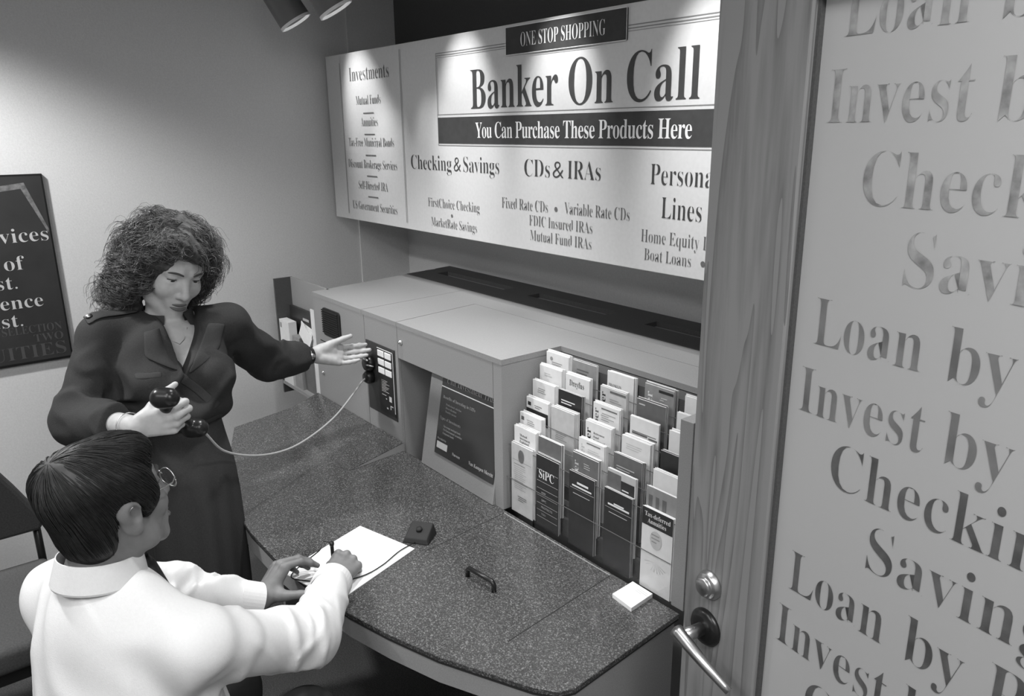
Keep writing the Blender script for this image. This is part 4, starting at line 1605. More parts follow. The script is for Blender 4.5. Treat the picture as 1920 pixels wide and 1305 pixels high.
# ------------------------------------------------------------------ telephone handset held by the woman, cord to the panel
hs = tag(empty('telephone_handset', (-1.86, 0.44, 1.17)), 'black telephone handset in the hand of the standing woman, on a pale cord', 'telephone')
hA = np.array((-1.862, 0.420, 1.228))
hB = np.array((-1.930, 0.485, 1.128))
pm = hand_palm = nz((0.80, -0.45, -0.15))
Hs = Field(np.minimum(hA, hB) - 0.08, np.maximum(hA, hB) + 0.08, 0.003)
axs = nz(hB - hA)
nrm_h = nz(np.array((0.55, -0.1, 0.5)) - axs * (np.array((0.55, -0.1, 0.5)) @ axs))
hA2, hB2 = hA - axs * 0.015, hB + axs * 0.015
Hs.chain([hA2, hA + axs * 0.03 - nrm_h * 0.012, (hA + hB) / 2 - nrm_h * 0.016, hB - axs * 0.03 - nrm_h * 0.012, hB2], [0.017, 0.0145, 0.014, 0.0145, 0.017], 0.012)
for c in (hA2, hB2):
    Hs.cone(c - nrm_h * 0.004, c + nrm_h * 0.016, 0.026, 0.024, 0.008)
Hs.build('grip', 'black', hs)
cpts = [tuple(hB2 + axs * 0.018), (-1.965, 0.527, 1.085), (-2.03, 0.59, 0.995), (-2.105, 0.70, 0.925), (-2.18, 0.82, 0.885), (-2.245, 0.93, 0.880), (-2.305, 1.045, 0.902), (-2.355, 1.14, 0.945), (-2.385, 1.195, 0.975), (-2.392, 1.222, 0.985)]


def spline(pts, n):
    P_ = [np.array(p, float) for p in pts]
    P_ = [2 * P_[0] - P_[1]] + P_ + [2 * P_[-1] - P_[-2]]
    out = []
    for i in range(1, len(P_) - 2):
        for k in range(n):
            t = k / n
            a, b, c, d_ = P_[i - 1:i + 3]
            out.append(0.5 * ((2 * b) + (-a + c) * t + (2 * a - 5 * b + 4 * c - d_) * t * t + (-a + 3 * b - 3 * c + d_) * t ** 3))
    out.append(P_[-2])
    return out


MB().tube(spline(cpts, 10), 0.0033, 10).build('cord', 'cord', hs, smooth=True)

# ------------------------------------------------------------------ seated man
man = tag(empty('person', (-1.38, 0.12, 0)), 'seated man with black hair, spectacles and a white shirt, writing at the counter', 'person')
mf = nz((-0.44, 0.90, 0))
mside = np.array((mf[1], -mf[0], 0))          # his right
MH = frame(np.array((-0.36, 0.905, 0.0)) + np.array((0, 0, 0.12)), (-0.10, -0.04, 1))
m_o = np.array((-1.420, 0.206, 1.204))
msR, msL = np.array((-1.256, 0.270, 0.972)), np.array((-1.556, 0.124, 0.985))
meR, meL = np.array((-1.340, 0.508, 0.842)), np.array((-1.655, 0.335, 0.855))
mwR, mwL = np.array((-1.548, 0.668, 0.800)), np.array((-1.638, 0.514, 0.757))
N = Field((-1.80, -0.12, 0.40), (-1.08, 0.92, 1.35), 0.003)
mp_ = head(N, m_o, MH, 0.95, False, True)
mnb = np.array((-1.410, 0.172, 1.085))
N.cone(mnb, mp_(0, -0.022, -0.055), 0.062, 0.056, 0.03)
MBR = frame(mf, (0, 0, 1))
N.ell((-1.405, 0.185, 0.89), (0.150, 0.100, 0.20), MBR, 0.03)
N.cone(msR, msL, 0.048, 0.048, 0.04)
N.cone(mnb + (0, 0, -0.02), msR, 0.045, 0.045, 0.03).cone(mnb + (0, 0, -0.02), msL, 0.045, 0.045, 0.03)
N.ell((-1.375, 0.110, 0.60), (0.165, 0.12, 0.17), MBR, 0.05)
for a, b, c in ((msR, meR, mwR), (msL, meL, mwL)):
    N.cone(a, b, 0.048, 0.040, 0.02).cone(b, c, 0.040, 0.027, 0.015)
# right hand writing
grip_tips, grip_thumb = hand(N, mwR, (-0.62, 0.76, 0.06), (0.28, 0.10, 0.95), 1, [(46, 52, 25), (56, 66, 36), (62, 72, 42), (66, 74, 44)], (0.35, 0.85, 0.45, 0.35), 1.04, 0.0)
# left hand on the edge of the paper
hand(N, mwL, (-0.24, 0.66, 0.70), (-0.10, -0.72, 0.62), -1, [(52, 24, 8), (54, 28, 8), (56, 30, 10), (58, 32, 12)], (0.85, 0.30, 0.40, 0.10), 1.03, 0.02)
N.build('body', 'skin_man', man, relax=1)
# shirt
Sh = Field((-1.80, -0.12, 0.45), (-1.08, 0.80, 1.16), 0.0045)
Sh.ell((-1.402, 0.180, 0.895), (0.172, 0.120, 0.205), MBR, 0.03)
Sh.cone(msR, msL, 0.056, 0.058, 0.03)
Sh.cone(mnb + (0, 0, -0.040), msR, 0.046, 0.054, 0.03).cone(mnb + (0, 0, -0.040), msL, 0.050, 0.060, 0.03)
Sh.ell((-1.355, 0.175, 0.68), (0.185, 0.165, 0.24), MBR, 0.08)
cR, cL = meR + (mwR - meR) * 0.80, meL + (mwL - meL) * 0.78
Sh.cone(msR, meR + (0.006, 0, -0.008), 0.062, 0.056, 0.03)
Sh.cone(meR + (0.006, 0, -0.008), cR, 0.055, 0.043, 0.02)
Sh.cone(msL, meL, 0.063, 0.052, 0.02)
Sh.cone(meL, cL, 0.052, 0.041, 0.015)
Sh.warp(lambda x, y, z: folds(x, y, z, 8, 0.0075, 25.0))
Sh.warp(lambda x, y, z: limb_folds(x, y, z, [(msR, meR, 55.0, 0.010, 0.7, 0.75), (meR, cR, 80.0, 0.011, 0.35, 1.0), (msL, meL, 55.0, 0.012, 0.7, 0.8), (meL, cL, 80.0, 0.010, 0.4, 0.9)]))
# box pleat below the yoke
bk = np.array((-1.402, 0.180, 0.0)) - mf * 0.14


def pleat(x, y, z):
    u = (x - bk[0]) * mside[0] + (y - bk[1]) * mside[1]
    return -0.005 * np.exp(-((u + 0.095) / 0.012) ** 2) * np.clip((0.99 - z) * 30, 0, 1) + 0.006 * np.exp(-((u + 0.115) / 0.010) ** 2) * np.clip((0.99 - z) * 30, 0, 1)


Sh.warp(pleat)
Sh.cone(mnb + (0, 0, -0.005), mnb + (0, 0, 0.12), 0.060, 0.080, 0.004, True)
for cc, a, b in ((cR, meR, mwR), (cL, meL, mwL)):
    ax = nz(b - a)
    Sh.func(cc - 0.1, cc + 0.1, lambda x, y, z: -((x - cc[0]) * ax[0] + (y - cc[1]) * ax[1] + (z - cc[2]) * ax[2] - 0.012), 0.003, True)
shirt = Sh.build('shirt', 'shirt', man, relax=2)
# collar and cuffs
tilted_band('collar', 'shirt', tuple(mnb + (0.002, -0.004, -0.010)), (-0.08, 0.14, 1), 0.0735, 0.0655, 0.050, man, 0.002, 0.18, mf, 0.0015)
for cc, a, b, r in ((cR, meR, mwR, 0.043), (cL, meL, mwL, 0.041)):
    ax = nz(b - a)
    band_ring('cuff', 'shirt', tuple(cc + ax * 0.012), tuple(ax), r, 0.058, man, 0.004, 36)
# tie, showing past the collar
tk = mnb + mf * 0.078 + np.array((0, 0, -0.035))
MB().tube([tk + np.array((0, 0, 0.02)), tk + mf * 0.012, tk + mf * 0.03 + np.array((0, 0, -0.06)), tk + mf * 0.035 + np.array((0, 0, -0.2))], [0.016, 0.017, 0.02, 0.03], 12).build('tie', 'black', man, smooth=True)
# spectacles
sg = MB()
for sx in (-1, 1):
    ring = [mp_(sx * (0.034 + 0.024 * math.cos(a)), 0.106 - 0.012 * abs(math.cos(a)) * 0.3, 0.004 + 0.020 * math.sin(a)) for a in np.linspace(0, 2 * math.pi, 25)]
    sg.tube(ring, 0.0012, 6)
    sg.tube([mp_(sx * 0.058, 0.103, 0.008), mp_(sx * 0.074, 0.085, 0.008), mp_(sx * 0.082, 0.0, 0.012), mp_(sx * 0.083, -0.02, 0.004)], 0.0014, 6)
sg.tube([mp_(-0.011, 0.107, 0.008), mp_(0, 0.110, 0.011), mp_(0.011, 0.107, 0.008)], 0.0012, 6)
spec = sg.build('spectacles', 'brushed', man, smooth=True)
for sx in (-1, 1):
    MB().lathe(tuple(mp_(sx * 0.034, 0.104, 0.004)), tuple(MH[:, 1]), [(0.0003, 0), (0.021, 0), (0.021, 0.001), (0.0003, 0.0015)], 24).build('lens', 'lens', spec, smooth=True)
face_parts(mp_, MH, 0.97, man, 0.0035)
lips(mp_, 0.97, man)
# black hair
Hm = Field(m_o - 0.2, m_o + 0.2, 0.004)
hm = lambda c, r, k=0.02, sub=False: Hm.ell(mp_(*c), r, MH, k, sub)
hm((0, -0.016, 0.048), (0.077, 0.096, 0.081))
hm((0, 0.042, 0.084), (0.064, 0.054, 0.038))
hm((0, -0.056, -0.01), (0.066, 0.048, 0.065))
hm((0, -0.058, -0.048), (0.054, 0.034, 0.036))
hm((-0.035, -0.048, 0.076), (0.043, 0.053, 0.040))
for sx in (-1, 1):
    hm((sx * 0.070, 0.015, 0.022), (0.018, 0.040, 0.045))
    Hm.cone(mp_(sx * 0.076, 0.012, 0.0), mp_(sx * 0.074, 0.014, -0.018), 0.011, 0.007, 0.01)
    Hm.ell(mp_(sx * 0.084, -0.012, -0.016), (0.022, 0.024, 0.036), MH, 0.008, True)
hm((0, 0.118, -0.02), (0.085, 0.060, 0.085), 0.012, True)
Hm.warp(lambda x, y, z: lumps(x, y, z, 2, 0.002, 60.0))
hair_m = Hm.build('hair', 'hair_black', man, relax=2)
hmt = bvh_of(hair_m)
lk = MB()
rr_ = random.Random(4)
count = 0
crown = np.array((-0.015, -0.075, 0.115))
while count < 1800:
    th, ph = rr_.uniform(0, 2 * math.pi), math.acos(rr_.uniform(-0.35, 1))
    dv = np.array((math.sin(ph) * math.cos(th), math.sin(ph) * math.sin(th), math.cos(ph)))
    hit = hmt.ray_cast(Vector(m_o + MH @ (dv * 0.3 + np.array((0, -0.02, 0.03)))), Vector(-(MH @ dv)), 0.4)
    if hit[0] is None:
        continue
    count += 1
    base = np.array(hit[0])
    lc = MH.T @ (base - m_o)
    dn = MH @ nz(lc - crown + np.array((0, 0, -0.02)))
    pts_ = []
    L = rr_.uniform(0.04, 0.075)
    cur = base.copy()
    ok = True
    for i in range(8):
        h_ = hmt.find_nearest(Vector(cur))
        nr = np.array(h_[1])
        pts_.append(np.array(h_[0]) + nr * (0.0008 + 0.0012 * math.sin(math.pi * i / 7)))
        dn = nz(dn - nr * (dn @ nr) + np.array((0, 0, -0.06)))
        cur = pts_[-1] + dn * L / 7
    lk.tube(pts_, [0.00025 + 0.0006 * math.sin(math.pi * (0.1 + 0.85 * i / 7)) for i in range(8)], 3, cap=False)
lk.build('hair_strands', 'hair_black', man, smooth=True)
# trousers and shoes
T_ = Field((-1.80, -0.15, 0.05), (-1.05, 0.85, 0.68), 0.006)
hip = np.array((-1.375, 0.10, 0.56))
T_.ell(hip, (0.185, 0.14, 0.13), MBR, 0.04)
for sg_ in (-1, 1):
    h0 = hip + mside * 0.09 * sg_
    kn_ = h0 + mf * 0.42 + mside * 0.03 * sg_ + np.array((0, 0, -0.03))
    an = kn_ + mf * 0.02 + np.array((0, 0, -0.42))
    T_.cone(h0, kn_, 0.10, 0.072, 0.03).cone(kn_, an, 0.072, 0.058, 0.03)
    S2 = Field(an - np.array((0.22, 0.22, 0.12)), an + np.array((0.22, 0.3, 0.1)), 0.006)
    S2.cone((an[0], an[1], 0.055), tuple(np.array((an[0], an[1], 0.048)) + mf * 0.16), 0.042, 0.034, 0.01)
    S2.func(an - 0.4, an + 0.4, lambda x, y, z: z - 0.004 + 0 * x, 0.002, True)
    S2.build('shoe', 'shoe', man)
T_.build('trousers', 'trousers', man)

# ------------------------------------------------------------------ things on the counter
paper = tag(empty('paper_sheet', (-1.60, 0.76, CZ)), 'white sheet of paper under the writing hand of the seated man', 'paper')
pc = [Vector((-1.716, 0.604, 0)), Vector((-1.806, 0.870, 0)), Vector((-1.602, 0.925, 0)), Vector((-1.512, 0.659, 0))]
pc = [p + Vector((0, 0, CZ + 0.0008)) for p in pc]
MB().prism([tuple(p) for p in pc], (0, 0, 0.0022)).build('sheet', 'paper', paper)
sc_ = MB()
ppx = (pc[3] - pc[0]).normalized()
ppy = (pc[1] - pc[0]).normalized()
for k in range(3):
    pts_ = [pc[0] + ppx * (0.095 + 0.05 * t) + ppy * (0.10 + 0.014 * k + 0.003 * math.sin(t * 22 + k)) + ZA * 0.0028 for t in np.linspace(0, 1, 24)]
    sc_.tube(pts_, 0.0005, 4)
sc_.build('handwriting', 'leaf_mid', paper)
pen = tag(empty('tethered_pen', (-1.64, 0.965, CZ)), 'pen on a thin black cord tethered to a black wedge base on the counter', 'pen')
bq = Vector((-1.645, 0.968, CZ))
bx2, by2 = Vector((0.80, 0.60, 0)), Vector((-0.60, 0.80, 0))
w_, d_, h_ = 0.038, 0.035, 0.028
v = []
for sx, sy, z in ((-1, -1, 0), (1, -1, 0), (1, 1, 0), (-1, 1, 0)):
    v.append(bq + bx2 * w_ * sx + by2 * d_ * sy)
for sx, sy, z in ((-1, -1, 0.014), (1, -1, 0.014), (1, 1, 0.036), (-1, 1, 0.036)):
    v.append(bq + bx2 * w_ * sx * 0.82 + by2 * d_ * sy * 0.80 + ZA * z)
MB().add(v, [(0, 3, 2, 1), (4, 5, 6, 7), (0, 1, 5, 4), (1, 2, 6, 5), (2, 3, 7, 6), (3, 0, 4, 7)]).build('pen_base', 'black_matte', pen, bevel=0.003)
MB().lathe(bq + ZA * 0.024, (by2 * -0.3 + ZA).normalized(), [(0.0004, 0), (0.009, 0), (0.008, 0.008), (0.0004, 0.008)], 18).build('pen_socket', 'black_matte', pen, smooth=True)
# pen in the fist: tip on the paper, upper end out past the thumb
g_ = Vector(tuple((np.array(grip_tips[0]) + np.array(grip_thumb)) / 2))
w_web = Vector(tuple(mwR + nz((-0.62, 0.76, 0.06)) * 0.085 + nz(np.cross((0.28, 0.10, 0.95), (-0.62, 0.76, 0.06))) * 0.046 + np.array((0.28, 0.10, 0.95)) * 0.010))
pa_ = (w_web - g_).normalized()
print('PEN', tuple(g_), tuple(w_web), tuple(pa_))
p_tip = g_ - pa_ * ((g_.z - CZ - 0.004) / max(pa_.z, 0.2))
p_top = w_web + pa_ * 0.022
pa = (p_top - p_tip)
MB().tube([p_tip, p_tip + pa * 0.12, p_tip + pa * 0.18, p_top], [0.0008, 0.0032, 0.0045, 0.0045], 12).build('pen_barrel', 'black', pen, smooth=True)
MB().lathe(p_top, pa, [(0.0003, 0), (0.0062, 0), (0.0062, 0.008), (0.0003, 0.010)], 14).build('pen_collar', 'black', pen, smooth=True)
zc = CZ + 0.005
loop = [p_top + pa.normalized() * 0.008, p_top + Vector((-0.020, -0.012, 0.004)), (-1.672, 0.690, 0.815), (-1.690, 0.655, 0.785), (-1.692, 0.622, 0.7665), (-1.668, 0.612, 0.766), (-1.630, 0.640, 0.766),
        (-1.587, 0.680, 0.766), (-1.568, 0.752, 0.766), (-1.580, 0.815, 0.766), (-1.612, 0.885, 0.766), tuple(bq - by2 * d_ + ZA * 0.006)]
MB().tube(spline(loop, 8), 0.0016, 8).build('pen_cord', 'black', pen, smooth=True)
pad = tag(empty('note_pad', (-1.08, 1.21, CZ)), 'small white note pad lying at the right end of the counter', 'note pad')
q0, q1, q2, q3 = Vector((-1.113, 1.176, CZ)), Vector((-1.045, 1.169, CZ)), Vector((-1.052, 1.250, CZ)), Vector((-1.118, 1.252, CZ))
MB().prism([q0, q1, q2, q3], (0, 0, 0.011)).build('pages', 'paper', pad, bevel=0.0006)
ux = (q1 - q0).normalized()
uy = (q3 - q0).normalized()
uy = (uy - ux * uy.dot(ux)).normalized()
pl_ = Letters(tuple(ux), tuple(uy), 0.0006)
for k, w in enumerate((0.03, 0.036, 0.02)):
    pl_.bar(q0 + ux * 0.02 + uy * (0.066 - 0.006 * k) + ZA * 0.011, w, 0.0014)
pl_.build('printed_lines', 'grey_print', pad)

# ------------------------------------------------------------------ leaflets in the rack
LW, LT = 0.094, 0.0026
ordn = ['', 'first', 'second', 'third', 'fourth', 'fifth', 'sixth']
colname = ['first', 'second', 'middle', 'fourth', 'last']
rowname = ['bottom', 'second', 'third', 'fourth', 'fifth', 'sixth', 'top']
TONE = {'W': 'leaf_white', 'L': 'leaf_light', 'G': 'leaf_grey', 'M': 'leaf_mid', 'D': 'leaf_dark'}
TNAME = {'W': 'white', 'L': 'pale grey', 'G': 'grey', 'M': 'dark grey', 'D': 'black'}
# (tone, count, lines, description); a line is (text, x, z below top, cap, width, ink, serif) or ('|', x, z, h, w, ink)
I_, H_, G_ = 'leaf_dark', 'white_print', 'leaf_mid'


def tl(rows, x, z, ink, h=0.0022, step=0.0058, seed=1):
    r = random.Random(seed)
    return [('|', x + r.uniform(0, .004), z + step * k, h, r.uniform(.6, 1) * w, ink) for k, w in enumerate(rows)]


RACK = {
    (0, 0): ('L', 3, [('|', 0.006, 0.05, 0.001, 0.082, G_), ('|', 0.012, 0.062, 0.0016, 0.05, G_)] + tl([.06] * 12, 0.012, 0.07, 'leaf_grey', 0.0014, 0.006, 3) + [('O', 0.045, 0.032, 0.02, 0.012, G_)] + tl([.04, .05, .03], 0.03, 0.16, G_), 'with a small printed fan motif'),
    (0, 1): ('W', 5, [('Mutual', 0.025, 0.026, 0.007, 0.032, I_, True), ('Investment', 0.025, 0.036, 0.007, 0.045, I_, True), ('Explained', 0.025, 0.046, 0.007, 0.040, I_, True)], 'with three short dark title lines'),
    (0, 2): ('W', 4, [('|', 0.006, 0.022, 0.011, 0.013, G_)] + tl([.03, .045, .04], 0.03, 0.018, 'leaf_grey', 0.002), 'with a dark square corner mark'),
    (0, 3): ('W', 3, [('|', 0.006, 0.024, 0.011, 0.014, I_), ('|', 0.0, 0.07, 0.038, 0.094, I_)] + tl([.035, .03], 0.034, 0.02, G_), 'with a black band below'),
    (0, 4): ('W', 4, tl([.04, .03, .045], 0.022, 0.022, 'leaf_grey', 0.002, seed=9), 'with faint grey lines'),
    (0, 5): ('W', 4, tl([.04, .05], 0.02, 0.022, 'leaf_light', 0.0026, seed=4), 'with two very faint lines'),
    (0, 6): ('W', 5, [('O', 0.022, 0.018, 0.006, 0.006, 'leaf_grey')] + tl([.05, .04], 0.02, 0.028, 'leaf_grey', 0.002, seed=5), 'with a small round emblem'),
    (1, 0): ('D', 3, [('SiPC', 0.012, 0.066, 0.026, 0.062, H_, True)] + [('|', 0.004, z, 0.0010, 0.086, 'leaf_light') for z in (0.042, 0.076, 0.098, 0.120, 0.143, 0.164, 0.184)] +
             [(t, 0.024, z, 0.0062, w, 'leaf_light', False) for t, z, w in (('HOW', 0.111, 0.018), ('SIPC', 0.134, 0.02), ('PROTECTS', 0.155, 0.046), ('YOU', 0.176, 0.018))], 'with large white initials'),
    (1, 1): ('M', 3, [], 'plain, with a thick pale edge'),
    (1, 3): ('L', 5, tl([.05, .055, .045, .05], 0.018, 0.072, 'leaf_grey', 0.0024, seed=12), 'with grey lines low down'),
    (1, 4): ('D', 3, [('|', 0.012, 0.030, 0.0032, 0.055, H_), ('|', 0.012, 0.0375, 0.0032, 0.042, H_)], 'with two white title lines'),
    (1, 5): ('W', 4, [('Dreyfus', 0.016, 0.030, 0.017, 0.058, I_, True)], 'with one bold black word'),
    (1, 6): ('G', 3, tl([.05, .06], 0.014, 0.026, G_, 0.004, 0.009, 6), 'under a white edge'),
    (2, 0): ('D', 3, [('|', 0.004, 0.046, 0.0010, 0.09, 'leaf_light'), ('|', 0.030, 0.030, 0.006, 0.042, H_), ('|', 0.012, 0.040, 0.0045, 0.072, H_), ('|', 0.016, 0.060, 0.0018, 0.062, 'leaf_light')], 'headed in white above a rule'),
    (2, 1): ('M', 4, [('V', 0.022, 0.07, 0.020, 0.05, 'leaf_light')] + tl([.03, .035, .03], 0.04, 0.022, 'leaf_light', 0.002, seed=7), 'with a pale vertical word'),
    (2, 2): ('W', 4, [('V', 0.022, 0.06, 0.017, 0.045, 'leaf_light'), ('|', 0.03, 0.01, 0.003, 0.05, G_)] + tl([.04, .05], 0.034, 0.026, 'leaf_light', 0.002, seed=8), 'with a faint vertical word'),
    (2, 3): ('W', 4, [('V', 0.020, 0.068, 0.019, 0.05, I_)] + [(t, 0.030, z, 0.0055, w, I_, True) for t, z, w in (('Retirement', .03, .04), ('Fund', .04, .02), ('Explained', .05, .042))], 'with a dark vertical word'),
    (2, 4): ('W', 4, [('V', 0.020, 0.06, 0.018, 0.046, G_), ('|', 0.03, 0.012, 0.0035, 0.056, G_)] + tl([.05, .045, .05, .04], 0.028, 0.024, 'leaf_grey', 0.0018, seed=2), 'with a grey vertical word'),
    (2, 5): ('L', 3, [('V', 0.020, 0.06, 0.018, 0.046, I_), ('|', 0.036, 0.012, 0.006, 0.056, G_)] + tl([.04, .05], 0.034, 0.03, 'leaf_grey', 0.002, seed=3), 'with a black vertical word'),
    (2, 6): ('W', 4, [('FRANKLIN', 0.006, 0.040, 0.008, 0.045, I_, True), ('ADJUSTABLE', 0.006, 0.051, 0.007, 0.055, I_, True)], 'with two lines of black capitals'),
    (3, 0): ('D', 3, [('|', 0.004, 0.050, 0.0010, 0.09, 'leaf_light'), ('|', 0.034, 0.036, 0.004, 0.034, H_), ('|', 0.014, 0.042, 0.005, 0.072, H_), ('|', 0.018, 0.062, 0.0018, 0.062, 'leaf_light')], 'with a white heading'),
    (3, 1): ('L', 2, [('|', 0.0, 0.10, 0.092, 0.046, G_), ('|', 0.046, 0.16, 0.140, 0.044, I_), ('|', 0.050, 0.045, 0.003, 0.022, H_), ('|', 0.050, 0.055, 0.003, 0.028, H_)], 'with picture and black block'),
    (3, 2): ('M', 3, [('|', 0.010, 0.034, 0.0028, 0.06, 'leaf_light'), ('|', 0.010, 0.041, 0.0028, 0.045, 'leaf_light')], 'with two pale lines'),
    (3, 3): ('W', 5, tl([.06, .05, .06], 0.014, 0.020, 'leaf_light', 0.002, seed=14), 'nearly blank, in a thick stack'),
    (3, 4): ('W', 3, [('|', 0.008, 0.038, 0.0016, 0.078, I_), ('|', 0.008, 0.044, 0.005, 0.05, G_), ('|', 0.062, 0.046, 0.004, 0.028, G_)], 'with a line of dark script'),
    (3, 5): ('M', 3, [('|', 0.008, 0.014, 0.0036, 0.020, 'leaf_light'), ('|', 0.006, 0.076, 0.030, 0.074, 'leaf_light')] + tl([.06, .05, .06], 0.012, 0.055, G_, 0.0022, seed=2), 'with a low pale panel'),
    (3, 6): ('G', 5, [('V', 0.026, 0.07, 0.022, 0.052, 'leaf_white'), ('|', 0.046, 0.014, 0.007, 0.046, I_)] + tl([.02, .02], 0.05, 0.028, 'leaf_light', 0.003, seed=2), 'with a white vertical word'),
    (4, 0): ('W', 3, [('|', 0.0, 0.045, 0.045, 0.094, I_), ('Tax-deferred', 0.008, 0.021, 0.0115, 0.078, H_, True), ('Annuities', 0.018, 0.037, 0.0115, 0.056, H_, True), ('O', 0.045, 0.075, 0.024, 0.018, 'leaf_light')] + tl([.03, .03, .025], 0.03, 0.064, 'leaf_grey', 0.003, 0.009, 3) +
             [('R', 0.047, 0.13, 0.03, 0.036, 'leaf_light')], 'with white words on black'),
    (4, 1): ('G', 2, [('|', 0.008, 0.050, 0.03, 0.012, 'leaf_mid'), ('|', 0.030, 0.050, 0.03, 0.010, 'leaf_mid'), ('|', 0.05, 0.050, 0.03, 0.012, 'leaf_mid'), ('O', 0.052, 0.064, 0.006, 0.010, 'leaf_white')], 'with a row of grey uprights'),
    (4, 2): ('W', 3, [], 'blank'),
    (4, 3): ('D', 3, [], 'plain, under a white edge'),
    (4, 4): ('W', 3, [], 'blank, half hidden by the post'),
    (4, 5): ('W', 2, [], 'with one corner showing'),
    (4, 6): ('W', 2, tl([.02, .02], 0.07, 0.05, 'leaf_grey', 0.002, seed=3), 'partly behind the door'),
}


def leaflet_mesh(name, tone, w=LW, hgt=LH, th=LT):
    """folded card: coloured face towards the reader, white folds at the edges and behind; origin at its lower left front corner"""
    m = MB()
    m.box((0, 0.0004, 0), (w, th, hgt), 1)
    m.add([(0.0002, 0, 0.0003), (w - 0.0002, 0, 0.0003), (w - 0.0002, 0, hgt - 0.0003), (0.0002, 0, hgt - 0.0003), (0.0002, 0.0004, 0.0003), (w - 0.0002, 0.0004, 0.0003), (w - 0.0002, 0.0004, hgt - 0.0003), (0.0002, 0.0004, hgt - 0.0003)],
          [(0, 1, 2, 3), (0, 4, 5, 1), (1, 5, 6, 2), (2, 6, 7, 3), (3, 7, 4, 0)], 0)
    me = bpy.data.meshes.new(name)
    me.from_pydata(m.v, [], m.f)
    me.materials.append(MT[TONE[tone]])
    me.materials.append(MT['leaf_white' if tone != 'D' else 'leaf_light'])
    me.polygons.foreach_set('material_index', m.mi)
    return me


LM = {t: leaflet_mesh('leaflet', t) for t in TONE}
rl = random.Random(5)
for (c, r), (tone, n, lines, desc) in sorted(RACK.items()):
    zb = RZ[r] - LH
    x0 = CX[c] - LW / 2
    place = '%s row of the %s rack column' % (rowname[r], colname[c])
    for k in range(n):
        o = bpy.data.objects.new('leaflet', LM[tone])
        COL.objects.link(o)
        dx = rl.uniform(-0.002, 0.003) + 0.0010 * k
        dz = (rl.uniform(-0.0015, 0.0045) if k else 0.0)
        o.location = (x0 + dx, RYY[r] + 0.0005 + k * (LT + 0.0006), zb + dz * (1 if dz > 0 else 0) + 0.0002)
        o.rotation_euler = (-math.radians(0.35), 0, math.radians(rl.uniform(-0.12, 0.12)))
        if k == 0:
            lab = '%s leaflet %s, %s' % (TNAME[tone], desc, place)
        else:
            lab = '%s leaflet, %s behind the front one, %s' % (TNAME[tone], ordn[k], place)
            lab = lab.replace('pale grey', 'pale')
        tag(o, lab, 'leaflet', 'leaflets in the rack')
        if k == 0 and lines:
            bpy.context.view_layer.update()
            inks = []
            pm_ = MB()

            def ink(i):
                if i not in inks:
                    inks.append(i)
                return inks.index(i)
            for li, L in enumerate(lines):
                lift = 0.0003 + 0.00012 * li
                if L[0] == '|':
                    _, x, z, h, w, i = L
                    zt = LH - z
                    pm_.add([(x, -lift, zt), (min(x + w, LW - .0005), -lift, zt), (min(x + w, LW - .0005), -lift, zt + h), (x, -lift, zt + h)], [(0, 1, 2, 3)], ink(i))
                elif L[0] == 'O':
                    _, x, z, b, a, i = L
                    pm_.add([(x + a * math.cos(t), -lift, LH - z + b * math.sin(t)) for t in np.linspace(0, 2 * math.pi, 20, False)], [tuple(range(20))], ink(i))
                elif L[0] == 'R':
                    _, x, z, b, a, i = L
                    for q_ in range(9):
                        an = math.radians(200 + 16 * q_)
                        p0, p1 = (x + 0.006 * math.cos(an), LH - z + 0.006 * math.sin(an)), (x + a * math.cos(an), LH - z + b * math.sin(an))
                        pm_.add([(p0[0], -lift, p0[1]), (p1[0], -lift, p1[1]), (p1[0] + .002, -lift, p1[1] + .002)], [(0, 1, 2)], ink(i))
                else:
                    vert = L[0] == 'V'
                    if vert:
                        _, x, z, cap, w, i = L
                        s, sf = 'per', True
                    else:
                        s, x, z, cap, w, i, sf = L
                    co, fs = raw_text(s, sf, -0.004, 1.0, 2)
                    a0, a1 = co[:, 0].min(), co[:, 0].max()
                    X = (co[:, 0] - a0) * w / (a1 - a0)
                    Z_ = co[:, 1] * cap / (CAP_S if sf else CAP_N)
                    if vert:
                        P3 = np.stack([x - Z_, np.full(len(X), -lift), LH - z + X], 1)
                    else:
                        P3 = np.stack([x + X, np.full(len(X), -lift), LH - z + Z_], 1)
                    pm_.add(P3, fs, ink(i))
            me = bpy.data.meshes.new('print')
            me.from_pydata(pm_.v, [], pm_.f)
            for i in inks:
                me.materials.append(MT[i])
            me.polygons.foreach_set('material_index', pm_.mi)
            po = bpy.data.objects.new('print', me)
            COL.objects.link(po)
            po.parent = o

# ------------------------------------------------------------------ papers in the side pocket
def lone(name, label, cat, mb, mat, parts=()):
    r = tag(mb.build(name, mat), label, cat)
    for nm_, m2, mat2 in parts:
        m2.build(nm_, mat2, r)
    return r


